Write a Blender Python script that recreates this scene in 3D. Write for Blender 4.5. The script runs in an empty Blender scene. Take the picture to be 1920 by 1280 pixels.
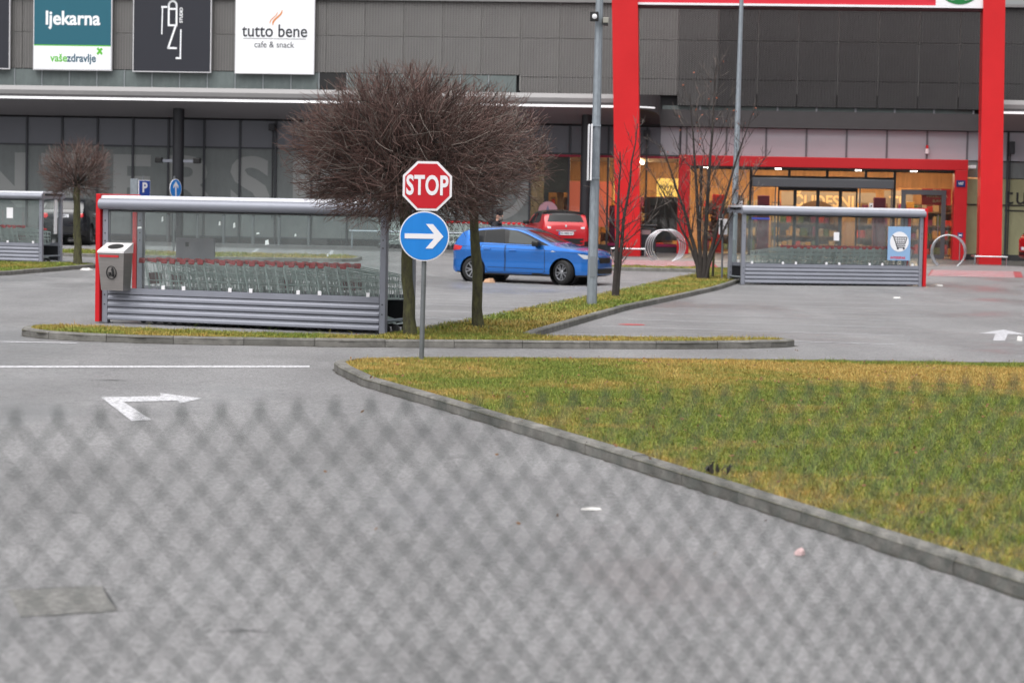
import bpy, bmesh, math, random
import numpy as np
from mathutils import Vector, Matrix
from mathutils.bvhtree import BVHTree

random.seed(7)
PI = math.pi
SC = bpy.context.scene
COL = SC.collection

# ------------------------------------------------------------------ camera
F_PX, PITCH, ROLL, CAM_Z = 4200.0, math.atan(253 / 4200.0), 0.02, 1.97
cd = bpy.data.cameras.new('camera')
cam = bpy.data.objects.new('camera', cd)
COL.objects.link(cam)
cd.sensor_width = 36.0
cd.lens = 36.0 * F_PX / 1920.0
cd.clip_start, cd.clip_end = 0.2, 2000
fw = Vector((0, math.cos(PITCH), -math.sin(PITCH)))
up = Vector((0, math.sin(PITCH), math.cos(PITCH)))
rt = Vector((1, 0, 0))
r2 = rt * math.cos(ROLL) + up * math.sin(ROLL)
u2 = up * math.cos(ROLL) - rt * math.sin(ROLL)
cam.matrix_world = Matrix(((r2.x, u2.x, -fw.x, 0), (r2.y, u2.y, -fw.y, 0), (r2.z, u2.z, -fw.z, CAM_Z), (0, 0, 0, 1)))
cd.dof.use_dof = True
cd.dof.focus_distance = 30.0
cd.dof.aperture_fstop = 2.9
SC.camera = cam

# ------------------------------------------------------------------ sky, sun, exposure
SUN_EL, SUN_AZ = math.radians(64), math.radians(205)      # azimuth clockwise from +Y
w = bpy.data.worlds.new('World'); SC.world = w; w.use_nodes = True
nt = w.node_tree; nt.nodes.clear()
sky = nt.nodes.new('ShaderNodeTexSky'); sky.sky_type = 'NISHITA'; sky.sun_disc = False
sky.sun_elevation = SUN_EL; sky.sun_rotation = SUN_AZ
sky.air_density = 1.0; sky.dust_density = 6.0; sky.ozone_density = 1.0
hs = nt.nodes.new('ShaderNodeHueSaturation'); hs.inputs['Saturation'].default_value = 0.16
bg = nt.nodes.new('ShaderNodeBackground'); bg.inputs['Strength'].default_value = 0.12
wo = nt.nodes.new('ShaderNodeOutputWorld')
nt.links.new(sky.outputs[0], hs.inputs['Color']); nt.links.new(hs.outputs[0], bg.inputs[0]); nt.links.new(bg.outputs[0], wo.inputs[0])
sd = bpy.data.lights.new('sun', 'SUN'); sd.energy = 1.5; sd.angle = math.radians(80); sd.color = (1, 0.97, 0.93)
sun = bpy.data.objects.new('sun', sd); COL.objects.link(sun)
sdir = Vector((math.sin(SUN_AZ) * math.cos(SUN_EL), math.cos(SUN_AZ) * math.cos(SUN_EL), math.sin(SUN_EL)))
sun.rotation_euler = sdir.to_track_quat('Z', 'Y').to_euler()
SC.view_settings.view_transform = 'Standard'; SC.view_settings.look = 'None'
SC.view_settings.exposure = 0.62; SC.view_settings.gamma = 1.0; SC.view_settings.use_curve_mapping = False
SC.render.engine = 'CYCLES'
SC.cycles.use_denoising = True
SC.cycles.max_bounces = 8; SC.cycles.transparent_max_bounces = 16
SC.cycles.sample_clamp_indirect = 6.0
SC.cycles.caustics_reflective = False; SC.cycles.caustics_refractive = False

# ------------------------------------------------------------------ helpers
def gz(y):
    """height of the tarmac: level near the road, rising gently to the shop front"""
    return 0.0 if y <= 56 else min(0.37, (y - 56) * 0.37 / 27)

def lin(r, g=None, b=None):
    if g is None: r, g, b = r
    f = lambda c: (c / 255 / 12.92) if c / 255 <= 0.04045 else ((c / 255 + 0.055) / 1.055) ** 2.4
    return (f(r), f(g), f(b), 1)

MATS = {}
def mat(name, c, rough=0.5, metal=0.0, var=0.0, vscale=3.0, bump=0.0, bscale=60.0, coat=0.0, spec=0.5, emit=None, estr=0.0, c2=None, stretch=None):
    """principled material; var = share of noise variation of the colour (dirt, weather), c2 = second colour mixed by that noise"""
    if name in MATS: return MATS[name]
    m = bpy.data.materials.new(name); m.use_nodes = True
    n = m.node_tree.nodes; l = m.node_tree.links
    p = n['Principled BSDF']
    c = tuple(c[:3]) + (1,)
    p.inputs['Base Color'].default_value = c
    p.inputs['Roughness'].default_value = rough
    p.inputs['Metallic'].default_value = metal
    p.inputs['Coat Weight'].default_value = coat
    p.inputs['Coat Roughness'].default_value = 0.05
    p.inputs['Specular IOR Level'].default_value = spec
    if emit: 
        p.inputs['Emission Color'].default_value = tuple(emit[:3]) + (1,); p.inputs['Emission Strength'].default_value = estr
    if var or bump or c2:
        tc = n.new('ShaderNodeTexCoord')
        src = tc.outputs['Object']
        if stretch:
            mp = n.new('ShaderNodeMapping'); mp.inputs['Scale'].default_value = stretch; l.new(src, mp.inputs[0]); src = mp.outputs[0]
    if var or c2:
        no = n.new('ShaderNodeTexNoise'); no.inputs['Scale'].default_value = vscale; no.inputs['Detail'].default_value = 6; no.inputs['Roughness'].default_value = 0.65
        l.new(src, no.inputs['Vector'])
        cr = n.new('ShaderNodeValToRGB'); cr.color_ramp.elements[0].position = 0.3; cr.color_ramp.elements[1].position = 0.7
        cc2 = tuple(c2[:3]) + (1,) if c2 else tuple(min(1, x * (1 + var)) for x in c[:3]) + (1,)
        cr.color_ramp.elements[0].color = tuple(x * (1 - var) for x in c[:3]) + (1,)
        cr.color_ramp.elements[1].color = cc2
        l.new(no.outputs[0], cr.inputs[0]); l.new(cr.outputs[0], p.inputs['Base Color'])
        mr = n.new('ShaderNodeMapRange'); mr.inputs[3].default_value = max(0.02, rough - 0.1); mr.inputs[4].default_value = min(1, rough + 0.12)
        l.new(no.outputs[0], mr.inputs[0]); l.new(mr.outputs[0], p.inputs['Roughness'])
    if bump:
        nb = n.new('ShaderNodeTexNoise'); nb.inputs['Scale'].default_value = bscale; nb.inputs['Detail'].default_value = 4
        l.new(src, nb.inputs['Vector'])
        bu = n.new('ShaderNodeBump'); bu.inputs['Strength'].default_value = bump; bu.inputs['Distance'].default_value = 0.02
        l.new(nb.outputs[0], bu.inputs['Height']); l.new(bu.outputs[0], p.inputs['Normal'])
    MATS[name] = m
    return m

def glass(name, tint=(0.8, 0.85, 0.84), refl=1.0, rough=0.02, dirt=0.0, dcol=(0.5, 0.5, 0.5), ior=1.5, blotch=0.6):
    """thin pane: tinted see-through plus mirror reflection by Fresnel, and a diffuse film, dirt on some panes, added brightness on others"""
    if name in MATS: return MATS[name]
    m = bpy.data.materials.new(name); m.use_nodes = True
    n = m.node_tree.nodes; l = m.node_tree.links; n.clear()
    o = n.new('ShaderNodeOutputMaterial')
    t = n.new('ShaderNodeBsdfTransparent'); t.inputs[0].default_value = tuple(tint) + (1,)
    g = n.new('ShaderNodeBsdfGlossy'); g.inputs['Roughness'].default_value = rough; g.inputs['Color'].default_value = (refl, refl, refl, 1)
    fr = n.new('ShaderNodeFresnel'); fr.inputs['IOR'].default_value = ior
    mx = n.new('ShaderNodeMixShader'); l.new(fr.outputs[0], mx.inputs[0]); l.new(t.outputs[0], mx.inputs[1]); l.new(g.outputs[0], mx.inputs[2])
    last = mx
    if dirt:
        d = n.new('ShaderNodeBsdfDiffuse'); d.inputs[0].default_value = tuple(dcol) + (1,)
        tc = n.new('ShaderNodeTexCoord'); no = n.new('ShaderNodeTexNoise'); no.inputs['Scale'].default_value = 2.5; no.inputs['Detail'].default_value = 7; no.inputs['Roughness'].default_value = 0.7
        mp = n.new('ShaderNodeMapping'); mp.inputs['Scale'].default_value = (1.5, 1.5, 0.7)
        l.new(tc.outputs['Object'], mp.inputs[0]); l.new(mp.outputs[0], no.inputs['Vector'])
        mr = n.new('ShaderNodeMapRange'); mr.inputs[1].default_value = 0.35; mr.inputs[2].default_value = 0.75; mr.inputs[3].default_value = dirt * (1 - blotch); mr.inputs[4].default_value = min(1, dirt * (1 + blotch))
        l.new(no.outputs[0], mr.inputs[0])
        m2 = n.new('ShaderNodeMixShader'); l.new(mr.outputs[0], m2.inputs[0]); l.new(mx.outputs[0], m2.inputs[1]); l.new(d.outputs[0], m2.inputs[2])
        last = m2
    l.new(last.outputs[0], o.inputs[0])
    MATS[name] = m
    return m

class MB:
    """collects shapes into one mesh; every face keeps a material slot"""
    def __init__(s): s.v = []; s.f = []; s.m = []; s.slot = 0
    def add(s, vs, fs):
        o = len(s.v); s.v += [tuple(v) for v in vs]; s.f += [tuple(i + o for i in f) for f in fs]; s.m += [s.slot] * len(fs)
        return s
    def box(s, x0, x1, y0, y1, z0, z1):
        return s.add([(x0, y0, z0), (x1, y0, z0), (x1, y1, z0), (x0, y1, z0), (x0, y0, z1), (x1, y0, z1), (x1, y1, z1), (x0, y1, z1)],
                     [(0, 3, 2, 1), (4, 5, 6, 7), (0, 1, 5, 4), (1, 2, 6, 5), (2, 3, 7, 6), (3, 0, 4, 7)])
    def bbox(s, x0, x1, y0, y1, z0, z1, b=0.01):
        """box with chamfered edges"""
        bm = bmesh.new()
        vs = [bm.verts.new(p) for p in [(x0, y0, z0), (x1, y0, z0), (x1, y1, z0), (x0, y1, z0), (x0, y0, z1), (x1, y0, z1), (x1, y1, z1), (x0, y1, z1)]]
        for q in [(0, 3, 2, 1), (4, 5, 6, 7), (0, 1, 5, 4), (1, 2, 6, 5), (2, 3, 7, 6), (3, 0, 4, 7)]: bm.faces.new([vs[i] for i in q])
        bmesh.ops.bevel(bm, geom=list(bm.edges), offset=b, segments=2, affect='EDGES', profile=0.5)
        bm.verts.index_update()
        s.add([v.co[:] for v in bm.verts], [[v.index for v in f.verts] for f in bm.faces]); bm.free()
        return s
    def tube(s, pts, r, n=8, caps=True):
        pts = [Vector(p) for p in pts]; k = len(pts)
        rs = r if isinstance(r, (list, tuple)) else [r] * k
        o = len(s.v); ref = None
        for i in range(k):
            d = (pts[min(i + 1, k - 1)] - pts[max(i - 1, 0)])
            d = d.normalized() if d.length > 1e-9 else Vector((0, 0, 1))
            if ref is None:
                ref = Vector((0, 0, 1)) if abs(d.z) < 0.9 else Vector((1, 0, 0))
            a = d.cross(ref); 
            if a.length < 1e-6: a = d.orthogonal()
            a.normalize(); b = a.cross(d); ref = b
            for j in range(n):
                t = 2 * PI * j / n
                s.v.append(tuple(pts[i] + (a * math.cos(t) + b * math.sin(t)) * rs[i]))
        for i in range(k - 1):
            for j in range(n):
                j2 = (j + 1) % n
                s.f.append((o + i * n + j, o + i * n + j2, o + (i + 1) * n + j2, o + (i + 1) * n + j)); s.m.append(s.slot)
        if caps:
            s.f.append(tuple(o + j for j in range(n))); s.f.append(tuple(o + (k - 1) * n + j for j in reversed(range(n)))); s.m += [s.slot] * 2
        return s
    def lathe(s, prof, n=24, axis='Z', c=(0, 0, 0), caps=True):
        """prof = (radius, height) list turned about an axis through c"""
        o = len(s.v); k = len(prof)
        for r, h in prof:
            for j in range(n):
                t = 2 * PI * j / n
                p = (r * math.cos(t), r * math.sin(t), h)
                if axis == 'Y': p = (p[0], p[2], p[1])
                if axis == 'X': p = (p[2], p[0], p[1])
                s.v.append((p[0] + c[0], p[1] + c[1], p[2] + c[2]))
        for i in range(k - 1):
            for j in range(n):
                j2 = (j + 1) % n
                s.f.append((o + i * n + j, o + i * n + j2, o + (i + 1) * n + j2, o + (i + 1) * n + j)); s.m.append(s.slot)
        for i in (0, k - 1):
            if caps and prof[i][0] > 1e-4: s.f.append(tuple(o + i * n + j for j in range(n))); s.m.append(s.slot)
        return s
    def prism(s, poly, y0, y1):
        """polygon in x,z pulled from y0 to y1"""
        n = len(poly)
        vs = [(x, y0, z) for x, z in poly] + [(x, y1, z) for x, z in poly]
        return s.add(vs, [tuple(range(n)), tuple(range(2 * n - 1, n - 1, -1))] + [(i, i + n, (i + 1) % n + n, (i + 1) % n) for i in range(n)])
    def xprism(s, poly, x0, x1):
        """polygon in y,z pulled from x0 to x1"""
        n = len(poly)
        vs = [(x0, y, z) for y, z in poly] + [(x1, y, z) for y, z in poly]
        return s.add(vs, [tuple(range(n)), tuple(range(2 * n - 1, n - 1, -1))] + [(i, (i + 1) % n, (i + 1) % n + n, i + n) for i in range(n)])
    def mesh(s, name, mats, smooth=False, ang=None):
        me = bpy.data.meshes.new(name); me.from_pydata(s.v, [], s.f)
        for m in (mats if isinstance(mats, (list, tuple)) else [mats]): me.materials.append(m)
        if max(s.m, default=0): me.polygons.foreach_set('material_index', s.m)
        bm = bmesh.new(); bm.from_mesh(me); bmesh.ops.recalc_face_normals(bm, faces=bm.faces)
        bm.to_mesh(me); bm.free()
        if smooth:
            me.polygons.foreach_set('use_smooth', [True] * len(me.polygons))
            me.set_sharp_from_angle(angle=math.radians(ang or 40))
        me.update()
        return me
    def build(s, name, mats, parent=None, smooth=False, ang=None):
        return put(s.mesh(name, mats, smooth, ang), name, parent)

def put(me, name, parent=None, loc=None, rot=None, scale=None):
    o = bpy.data.objects.new(name, me); COL.objects.link(o)
    if parent: o.parent = parent
    if loc: o.location = loc
    if rot: o.rotation_euler = rot
    if scale: o.scale = scale
    return o
def tag(o, label=None, cat=None, group=None, kind=None):
    if label: o['label'] = label
    if cat: o['category'] = cat
    if group: o['group'] = group
    if kind: o['kind'] = kind
    return o
def thing(name, label, cat, loc=(0, 0, 0), rz=0.0, group=None, rot=None):
    o = bpy.data.objects.new(name, None); COL.objects.link(o); o.empty_display_size = 0.2
    o.location = loc; o.rotation_euler = rot or (0, 0, rz)
    return tag(o, label, cat, group)
def kids(o): return [c for c in bpy.data.objects if c.parent == o]
def copy_tree(o, parent=None):
    c = o.copy(); COL.objects.link(c)
    if parent: c.parent = parent
    for ch in o.children: copy_tree(ch, c)
    return c
def text(body, size, m, name='lettering', parent=None, loc=(0, 0, 0), xs=1.0, bold=0.0, ext=0.003, rz=0.0, align='CENTER', spin=0.0, spacing=1.0):
    """lettering standing upright, facing -Y"""
    cu = bpy.data.curves.new('lettering', 'FONT'); cu.body = body; cu.size = size; cu.align_x = align; cu.align_y = 'CENTER'
    cu.offset = bold; cu.extrude = ext; cu.resolution_u = 4; cu.space_character = spacing
    ob = bpy.data.objects.new('lettering', cu); COL.objects.link(ob)
    me = bpy.data.meshes.new_from_object(ob.evaluated_get(bpy.context.evaluated_depsgraph_get()))
    bpy.data.objects.remove(ob); bpy.data.curves.remove(cu)
    me.transform(Matrix.Rotation(PI / 2, 4, 'X') @ Matrix.Rotation(spin, 4, 'Z') @ Matrix.Diagonal((xs, 1, 1, 1)))
    me.materials.clear(); me.materials.append(m)
    return put(me, name, parent, loc, (0, 0, rz))
def disc(cx, cz, r, n=32, a0=0.0, a1=2 * PI):
    return [(cx + r * math.cos(a0 + (a1 - a0) * i / n), cz + r * math.sin(a0 + (a1 - a0) * i / n)) for i in range(n)]

# ------------------------------------------------------------------ shared materials
grey_alu = mat('grey aluminium paint', lin(138, 141, 152), 0.38, 0.25, var=0.06, vscale=2)
red_paint = mat('red paint', lin(196, 17, 28), 0.35, 0.0, var=0.05, vscale=1.2)
gate_red = mat('gate red cladding', lin(198, 15, 23), 0.38, var=0.07, vscale=0.6)
white_paint = mat('white paint', lin(232, 232, 236), 0.45, var=0.03)
dark_metal = mat('dark metal', lin(44, 45, 50), 0.45, 0.2, var=0.08)
black_plastic = mat('black plastic', lin(24, 24, 26), 0.5)
rubber = mat('rubber', lin(26, 26, 27), 0.75, bump=0.2, bscale=40)
chrome = mat('bright steel', lin(190, 192, 196), 0.22, 0.95)
zinc = mat('galvanised zinc', lin(150, 158, 166), 0.45, 0.55, var=0.16, vscale=18, stretch=(1, 1, 0.4))
# ------------------------------------------------------------------ ground
def asphalt_material():
    m = bpy.data.materials.new('worn asphalt'); m.use_nodes = True
    n = m.node_tree.nodes; l = m.node_tree.links; p = n['Principled BSDF']
    tc = n.new('ShaderNodeTexCoord')
    def noise(scale, det=5, rough=0.6, st=None):
        t = n.new('ShaderNodeTexNoise'); t.inputs['Scale'].default_value = scale; t.inputs['Detail'].default_value = det; t.inputs['Roughness'].default_value = rough
        if st:
            mp = n.new('ShaderNodeMapping'); mp.inputs['Scale'].default_value = st; l.new(tc.outputs['Object'], mp.inputs[0]); l.new(mp.outputs[0], t.inputs['Vector'])
        else: l.new(tc.outputs['Object'], t.inputs['Vector'])
        return t.outputs[0]
    def ramp(src, a, b, c0, c1):
        r = n.new('ShaderNodeMapRange'); r.inputs[1].default_value = a; r.inputs[2].default_value = b; r.inputs[3].default_value = c0; r.inputs[4].default_value = c1
        l.new(src, r.inputs[0]); return r.outputs[0]
    def mul(a, b):
        x = n.new('ShaderNodeMath'); x.operation = 'MULTIPLY'; l.new(a, x.inputs[0]); l.new(b, x.inputs[1]); return x.outputs[0]
    vo = n.new('ShaderNodeTexVoronoi'); vo.inputs['Scale'].default_value = 62; l.new(tc.outputs['Object'], vo.inputs['Vector'])
    sep = n.new('ShaderNodeSeparateColor'); l.new(vo.outputs['Color'], sep.inputs[0])
    stone = ramp(sep.outputs[0], 0.0, 1.0, 0.60, 1.42)                    # single chips of aggregate
    mid = ramp(noise(22, 9, 0.85), 0.34, 0.66, 0.91, 1.07)
    big = ramp(noise(0.45, 7, 0.65), 0.3, 0.7, 0.78, 1.15)
    lane = ramp(noise(0.5, 3, 0.5, (1.6, 0.16, 1)), 0.38, 0.68, 0.9, 1.07)   # long worn streaks
    blot = ramp(noise(0.9, 9, 0.75), 0.57, 0.70, 1.0, 0.62)             # oily blotches
    v = mul(mul(mul(mul(stone, mid), big), lane), blot)
    mx = n.new('ShaderNodeVectorMath'); mx.operation = 'SCALE'; mx.inputs[0].default_value = (0.205, 0.202, 0.207); l.new(v, mx.inputs['Scale'])
    l.new(mx.outputs[0], p.inputs['Base Color'])
    wet = ramp(noise(0.22, 5, 0.6, (1, 0.55, 1)), 0.50, 0.60, 0.62, 0.30)  # damp areas shine
    l.new(wet, p.inputs['Roughness'])
    p.inputs['Specular IOR Level'].default_value = 0.55
    bu = n.new('ShaderNodeBump'); bu.inputs['Strength'].default_value = 0.5; bu.inputs['Distance'].default_value = 0.006
    ad = n.new('ShaderNodeMath'); ad.operation = 'ADD'; l.new(sep.outputs[1], ad.inputs[0]); l.new(noise(60, 4), ad.inputs[1])
    l.new(ad.outputs[0], bu.inputs['Height']); l.new(bu.outputs[0], p.inputs['Normal'])
    return m
asphalt = asphalt_material()
def sheet(name, rows, m, parent=None, kind='structure'):
    """rows = list of (x0, x1, y, z): a ribbon of quads"""
    mb = MB()
    for a, b in zip(rows, rows[1:]):
        mb.add([(a[0], a[2], a[3]), (a[1], a[2], a[3]), (b[1], b[2], b[3]), (b[0], b[2], b[3])], [(0, 1, 2, 3)])
    o = mb.build(name, m, parent)
    if not parent: o['kind'] = kind
    return o
ground = sheet('ground', [(-900, 900, y, gz(y)) for y in (-300, 0, 30, 56, 65, 74, 83, 120, 1200)], asphalt)

def worn_paint(name, c, lo, hi):
    """paint rubbed through to the chippings in places"""
    m = mat(name, (0.2, 0.197, 0.2), 0.6, var=0.001, vscale=26, c2=c, bump=0.4, bscale=80)
    r_ = [n_ for n_ in m.node_tree.nodes if n_.type == 'VALTORGB'][0]; r_.color_ramp.elements[0].position = lo; r_.color_ramp.elements[1].position = hi
    return m
paint = worn_paint('road paint', lin(204, 204, 209), 0.37, 0.54)
paint_worn = worn_paint('worn road paint', lin(196, 196, 202), 0.33, 0.58)
paint_red = mat('red road paint', lin(150, 66, 70), 0.6, var=0.5, vscale=3)
def marking(name, pts, m=paint, dz=0.004):
    me = bpy.data.meshes.new(name); me.from_pydata([(x, y, gz(y) + dz) for x, y in pts], [], [tuple(range(len(pts)))])
    me.materials.append(m); me.update()
    bm = bmesh.new(); bm.from_mesh(me); bmesh.ops.triangulate(bm, faces=bm.faces); bmesh.ops.recalc_face_normals(bm, faces=bm.faces)
    if sum(f.normal.z for f in bm.faces) < 0: bmesh.ops.reverse_faces(bm, faces=bm.faces)
    bm.to_mesh(me); bm.free()
    o = put(me, name, None); o['kind'] = 'structure'; return o
marking('stop_line_marking', [(-12.5, 24.05), (-2.44, 27.0), (-2.41, 26.70), (-12.5, 23.75)])
marking('edge_line_marking', [(-14, 30.2), (-5.9, 30.44), (-5.9, 30.26), (-14, 30.0)], paint_worn)
marking('turn_arrow_marking', [(-4.06, 22.12), (-3.51, 22.38), (-3.57, 22.74), (-3.08, 22.22), (-3.20, 21.62), (-3.27, 21.92), (-3.76, 21.66), (-3.21, 19.95), (-3.36, 19.80)])
marking('lane_arrow_marking', [(7.82, 37.5), (8.55, 38.95), (8.62, 37.45), (8.30, 37.48), (7.80, 35.4), (7.62, 35.45), (8.10, 37.49)], paint_worn)
# the bay lines at right angles to the long island
ud = Vector((0.228, 0.974, 0)); pl = Vector((-0.974, 0.228, 0))
def bay_line(p, d, length, wd=0.10):
    a = Vector(p); b = a + d * length; t = ud * wd
    marking('bay_line_marking', [(a.x, a.y), (b.x, b.y), ((b + t).x, (b + t).y), ((a + t).x, (a + t).y)], paint_worn)
for k in range(10):
    bay_line((-1.0 + 0.238 * (2.5 * k) - 0.35, 36.2 + 2.5 * k, 0), pl, 5.0)
    bay_line((0.55 + 0.232 * (2.5 * k) + 0.35, 34.9 + 2.5 * k, 0), -pl, 5.0)
for k in range(6):
    x = -16.5 + 2.6 * k; marking('bay_line_marking', [(x, 73.8), (x + 0.11, 73.8), (x - 0.2, 78.6), (x - 0.31, 78.6)], paint_worn)
# crossings in front of the doors: white bars on red
for (x0, x1, y0, y1, sh) in ((12.35, 15.2, 66.8, 71.6, 0.21), (2.95, 6.4, 70.0, 74.9, 0.05)):
    marking('crossing_marking', [(x0, y0), (x1, y0), (x1 + sh * (y1 - y0), y1), (x0 + sh * (y1 - y0), y1)], paint_red, 0.004)
    for k in range(5):
        ya = y0 + 0.2 + k * 0.98; yb = ya + 0.34
        marking('crossing_marking', [(x0 + 0.05 + sh * (ya - y0), ya), (x1 - 0.25 + sh * (ya - y0), ya), (x1 - 0.25 + sh * (yb - y0), yb), (x0 + 0.05 + sh * (yb - y0), yb)], paint, 0.008)
# patched trench in the near road
patch_m = mat('asphalt patch', (0.185, 0.182, 0.175), 0.8, var=0.5, vscale=22, bump=0.8, bscale=90)
marking('patch_marking', [(-2.50, 11.12), (-2.06, 11.30), (-1.86, 10.62), (-2.28, 10.42)], patch_m, 0.004)
seam_m = mat('tar seam', (0.03, 0.03, 0.032), 0.5, var=0.3, vscale=20)
def seam(pts, wd):
    n_ = len(pts)
    L = []; Rr = []
    for i, (x, y) in enumerate(pts):
        a = Vector(pts[max(i - 1, 0)]); b = Vector(pts[min(i + 1, n_ - 1)]); d = (b - a).normalized(); nn = Vector((-d.y, d.x))
        w_ = wd * random.uniform(0.5, 1.3) * (0.15 if i in (0, n_ - 1) else 1)
        L.append((x + nn.x * w_, y + nn.y * w_)); Rr.append((x - nn.x * w_, y - nn.y * w_))
    marking('tar_seam_marking', L + Rr[::-1], seam_m, 0.006)
seam([(-2.06, 11.30), (-1.96, 10.95), (-1.86, 10.62)], 0.012)
seam([(-2.5, 11.12), (-2.3, 11.2), (-2.06, 11.3)], 0.008)
seam([(8.75, 36.05), (9.3, 36.0), (10.2, 35.9), (12, 35.8)], 0.04)
seam([(9.6, 45.3), (10.6, 45.5), (12, 45.6)], 0.05)
seam([(9.0, 37.6), (9.4, 40.0), (9.9, 42.2), (10.1, 44.8)], 0.02)
seam([(-1.32, 10.15), (-1.2, 10.2), (-1.05, 10.15)], 0.010)
seam([(-2.85, 13.9), (-2.72, 13.95), (-2.62, 13.9)], 0.015)
seam([(-4.6, 24.2), (-4.3, 24.25), (-4.15, 24.2)], 0.04)

# dark pavers in front of the shop
pav = mat('grey pavers', (0.085, 0.083, 0.086), 0.5, var=0.2, vscale=2.2, bump=0.3, bscale=12)
BA = -math.atan(3.24 / 32.67); BP = Vector((0, 83.59, 0.37)); bc, bs = math.cos(BA), math.sin(BA)
def fw_(x, y, z=0.0):
    """a point of the shop front's own frame (x along, y into the building) in the world"""
    return Vector((BP.x + bc * x - bs * y, BP.y + bs * x + bc * y, BP.z + z))
mbp = MB()
for x0 in range(-44, 44, 4):
    a, b, c, d = fw_(x0, -5.4), fw_(x0 + 4, -5.4), fw_(x0 + 4, -2.5), fw_(x0, -2.5); e, f = fw_(x0 + 4, 0.4), fw_(x0, 0.4)
    mbp.add([(p.x, p.y, gz(p.y) + 0.005) for p in (a, b, c, d, e, f)], [(0, 1, 2, 3), (3, 2, 4, 5)])
pv = mbp.build('pavement', pav); pv['kind'] = 'structure'

# ------------------------------------------------------------------ kerbs and grass
kerb_m = mat('weathered concrete kerb', (0.165, 0.16, 0.148), 0.85, var=0.4, vscale=5, bump=0.5, bscale=55)
kerb_m2 = mat('damp concrete kerb', (0.125, 0.122, 0.112), 0.8, var=0.4, vscale=4, bump=0.5, bscale=55)
def kerb(name, path, h=0.10, wd=0.13, step=1.0, left=True):
    """a row of kerb stones along a path (outer face), each a stone of its own"""
    root = bpy.data.objects.new(name, None); COL.objects.link(root); root['kind'] = 'structure'
    P = [Vector((x, y)) for x, y in path]
    S = [0.0]
    for a, b in zip(P, P[1:]): S.append(S[-1] + (b - a).length)
    def pt(s):
        s = max(0, min(S[-1], s)); i = 0
        while i < len(S) - 2 and S[i + 1] < s: i += 1
        t = (s - S[i]) / max(1e-6, S[i + 1] - S[i]); return P[i].lerp(P[i + 1], t)
    n_ = max(1, round(S[-1] / step)); step = S[-1] / n_
    def nrm(s):
        d = (pt(s + 0.12) - pt(s - 0.12)).normalized(); return Vector((-d.y, d.x)) * (1 if left else -1)
    for k in range(n_):
        s0, s1 = k * step + 0.004, (k + 1) * step - 0.004
        hh = h + random.uniform(-0.004, 0.004); off = random.uniform(-0.003, 0.003)
        mb = MB(); vs = []
        sub = 3 if step > 0.3 else 1
        for q in range(sub + 1):
            s = s0 + (s1 - s0) * q / sub; c = pt(s); nn = nrm(s); c = c + nn * off; z = gz(c.y)
            for (o_, zz) in ((0, -0.1), (0.004, hh - 0.022), (0.02, hh), (wd, hh), (wd, -0.1)):
                q_ = c + nn * o_; vs.append((q_.x, q_.y, z + zz))
        fs = [(0, 1, 2, 3, 4), tuple(sub * 5 + i for i in (4, 3, 2, 1, 0))]
        for q in range(sub):
            for i in range(4): fs.append((q * 5 + i, q * 5 + i + 1, (q + 1) * 5 + i + 1, (q + 1) * 5 + i))
        mb.add(vs, fs); mb.build('kerb_stone', kerb_m if random.random() < 0.6 else kerb_m2, root)
    return root
soil = mat('lawn soil', (0.12, 0.10, 0.045), 0.95, var=0.5, vscale=7, c2=(0.14, 0.14, 0.05), bump=0.6, bscale=30)
def lawn(name, poly, h=0.08):
    me = bpy.data.meshes.new(name); me.from_pydata([(x, y, gz(y) + h) for x, y in poly], [], [tuple(range(len(poly)))])
    me.materials.append(soil); bm = bmesh.new(); bm.from_mesh(me); bmesh.ops.triangulate(bm, faces=bm.faces)
    for f in bm.faces:
        f.normal_update()
        if f.normal.z < 0: f.normal_flip()
    bm.to_mesh(me); bm.free()
    o = put(me, name); o['kind'] = 'structure'; return o

A_K = [(3.031, 10.3), (2.511, 12.0), (1.977, 13.7), (1.429, 15.4), (0.867, 17.1), (0.290, 18.8), (-0.300, 20.5), (-0.941, 22.3), (-1.597, 24.1), (-1.98, 25.7), (-2.1, 26.4), (-2.06, 26.8), (-1.9, 27.15), (-1.6, 27.4), (-1.2, 27.55), (-.39, 27.8), (2.3, 28.3), (4.4, 28.65), (6.6, 28.85), (13, 29.1)]
kerb('kerb_lawn', A_K, left=False)
A_P = A_K + [(13, 10.3)]
lawn('lawn', A_P)
B_F = [(-6.95, 32.85), (-7.08, 32.4), (-6.98, 31.8), (-6.6, 31.22), (-5.96, 30.85), (-5.11, 30.6), (-4.07, 30.55), (-2.3, 30.65), (-.48, 31.05), (1.0, 31.35), (2.42, 31.68), (3.4, 32.15), (4.0, 32.6), (4.18, 32.95), (4.05, 33.2)]
kerb('kerb_road_island', B_F, h=0.11)
B_B = [(3.0, 32.95), (1.0, 32.65), (0.3, 32.7), (0.2, 33.0), (-1.6, 33.2), (-1.92, 31.85), (-3.65, 32.0), (-4.28, 32.12), (-6.0, 32.8)]
B_P = B_F + B_B
lawn('road_island', B_P)
C_L = [(-1.6, 33.2), (-1.32, 34.43), (-.66, 37.34), (.2, 41.4), (1.57, 47.6), (3.31, 56.0), (4.45, 60.5), (5.2, 63.5), (5.4, 66)]
C_R = [(0.2, 33.0), (.4, 34.05), (1.28, 38.65), (2.21, 43.42), (3.85, 50.2), (5.2, 56.0), (5.93, 59.3), (6.6, 62.5), (7.2, 66)]
kerb('kerb_island_west', C_L, left=False); kerb('kerb_island_east', [(0.25, 33.0)] + C_R[1:], left=True)
mbc = MB()
def interp(P, t): 
    ys = [p[1] for p in P]; xs = [p[0] for p in P]; return float(np.interp(t, ys, xs))
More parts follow.
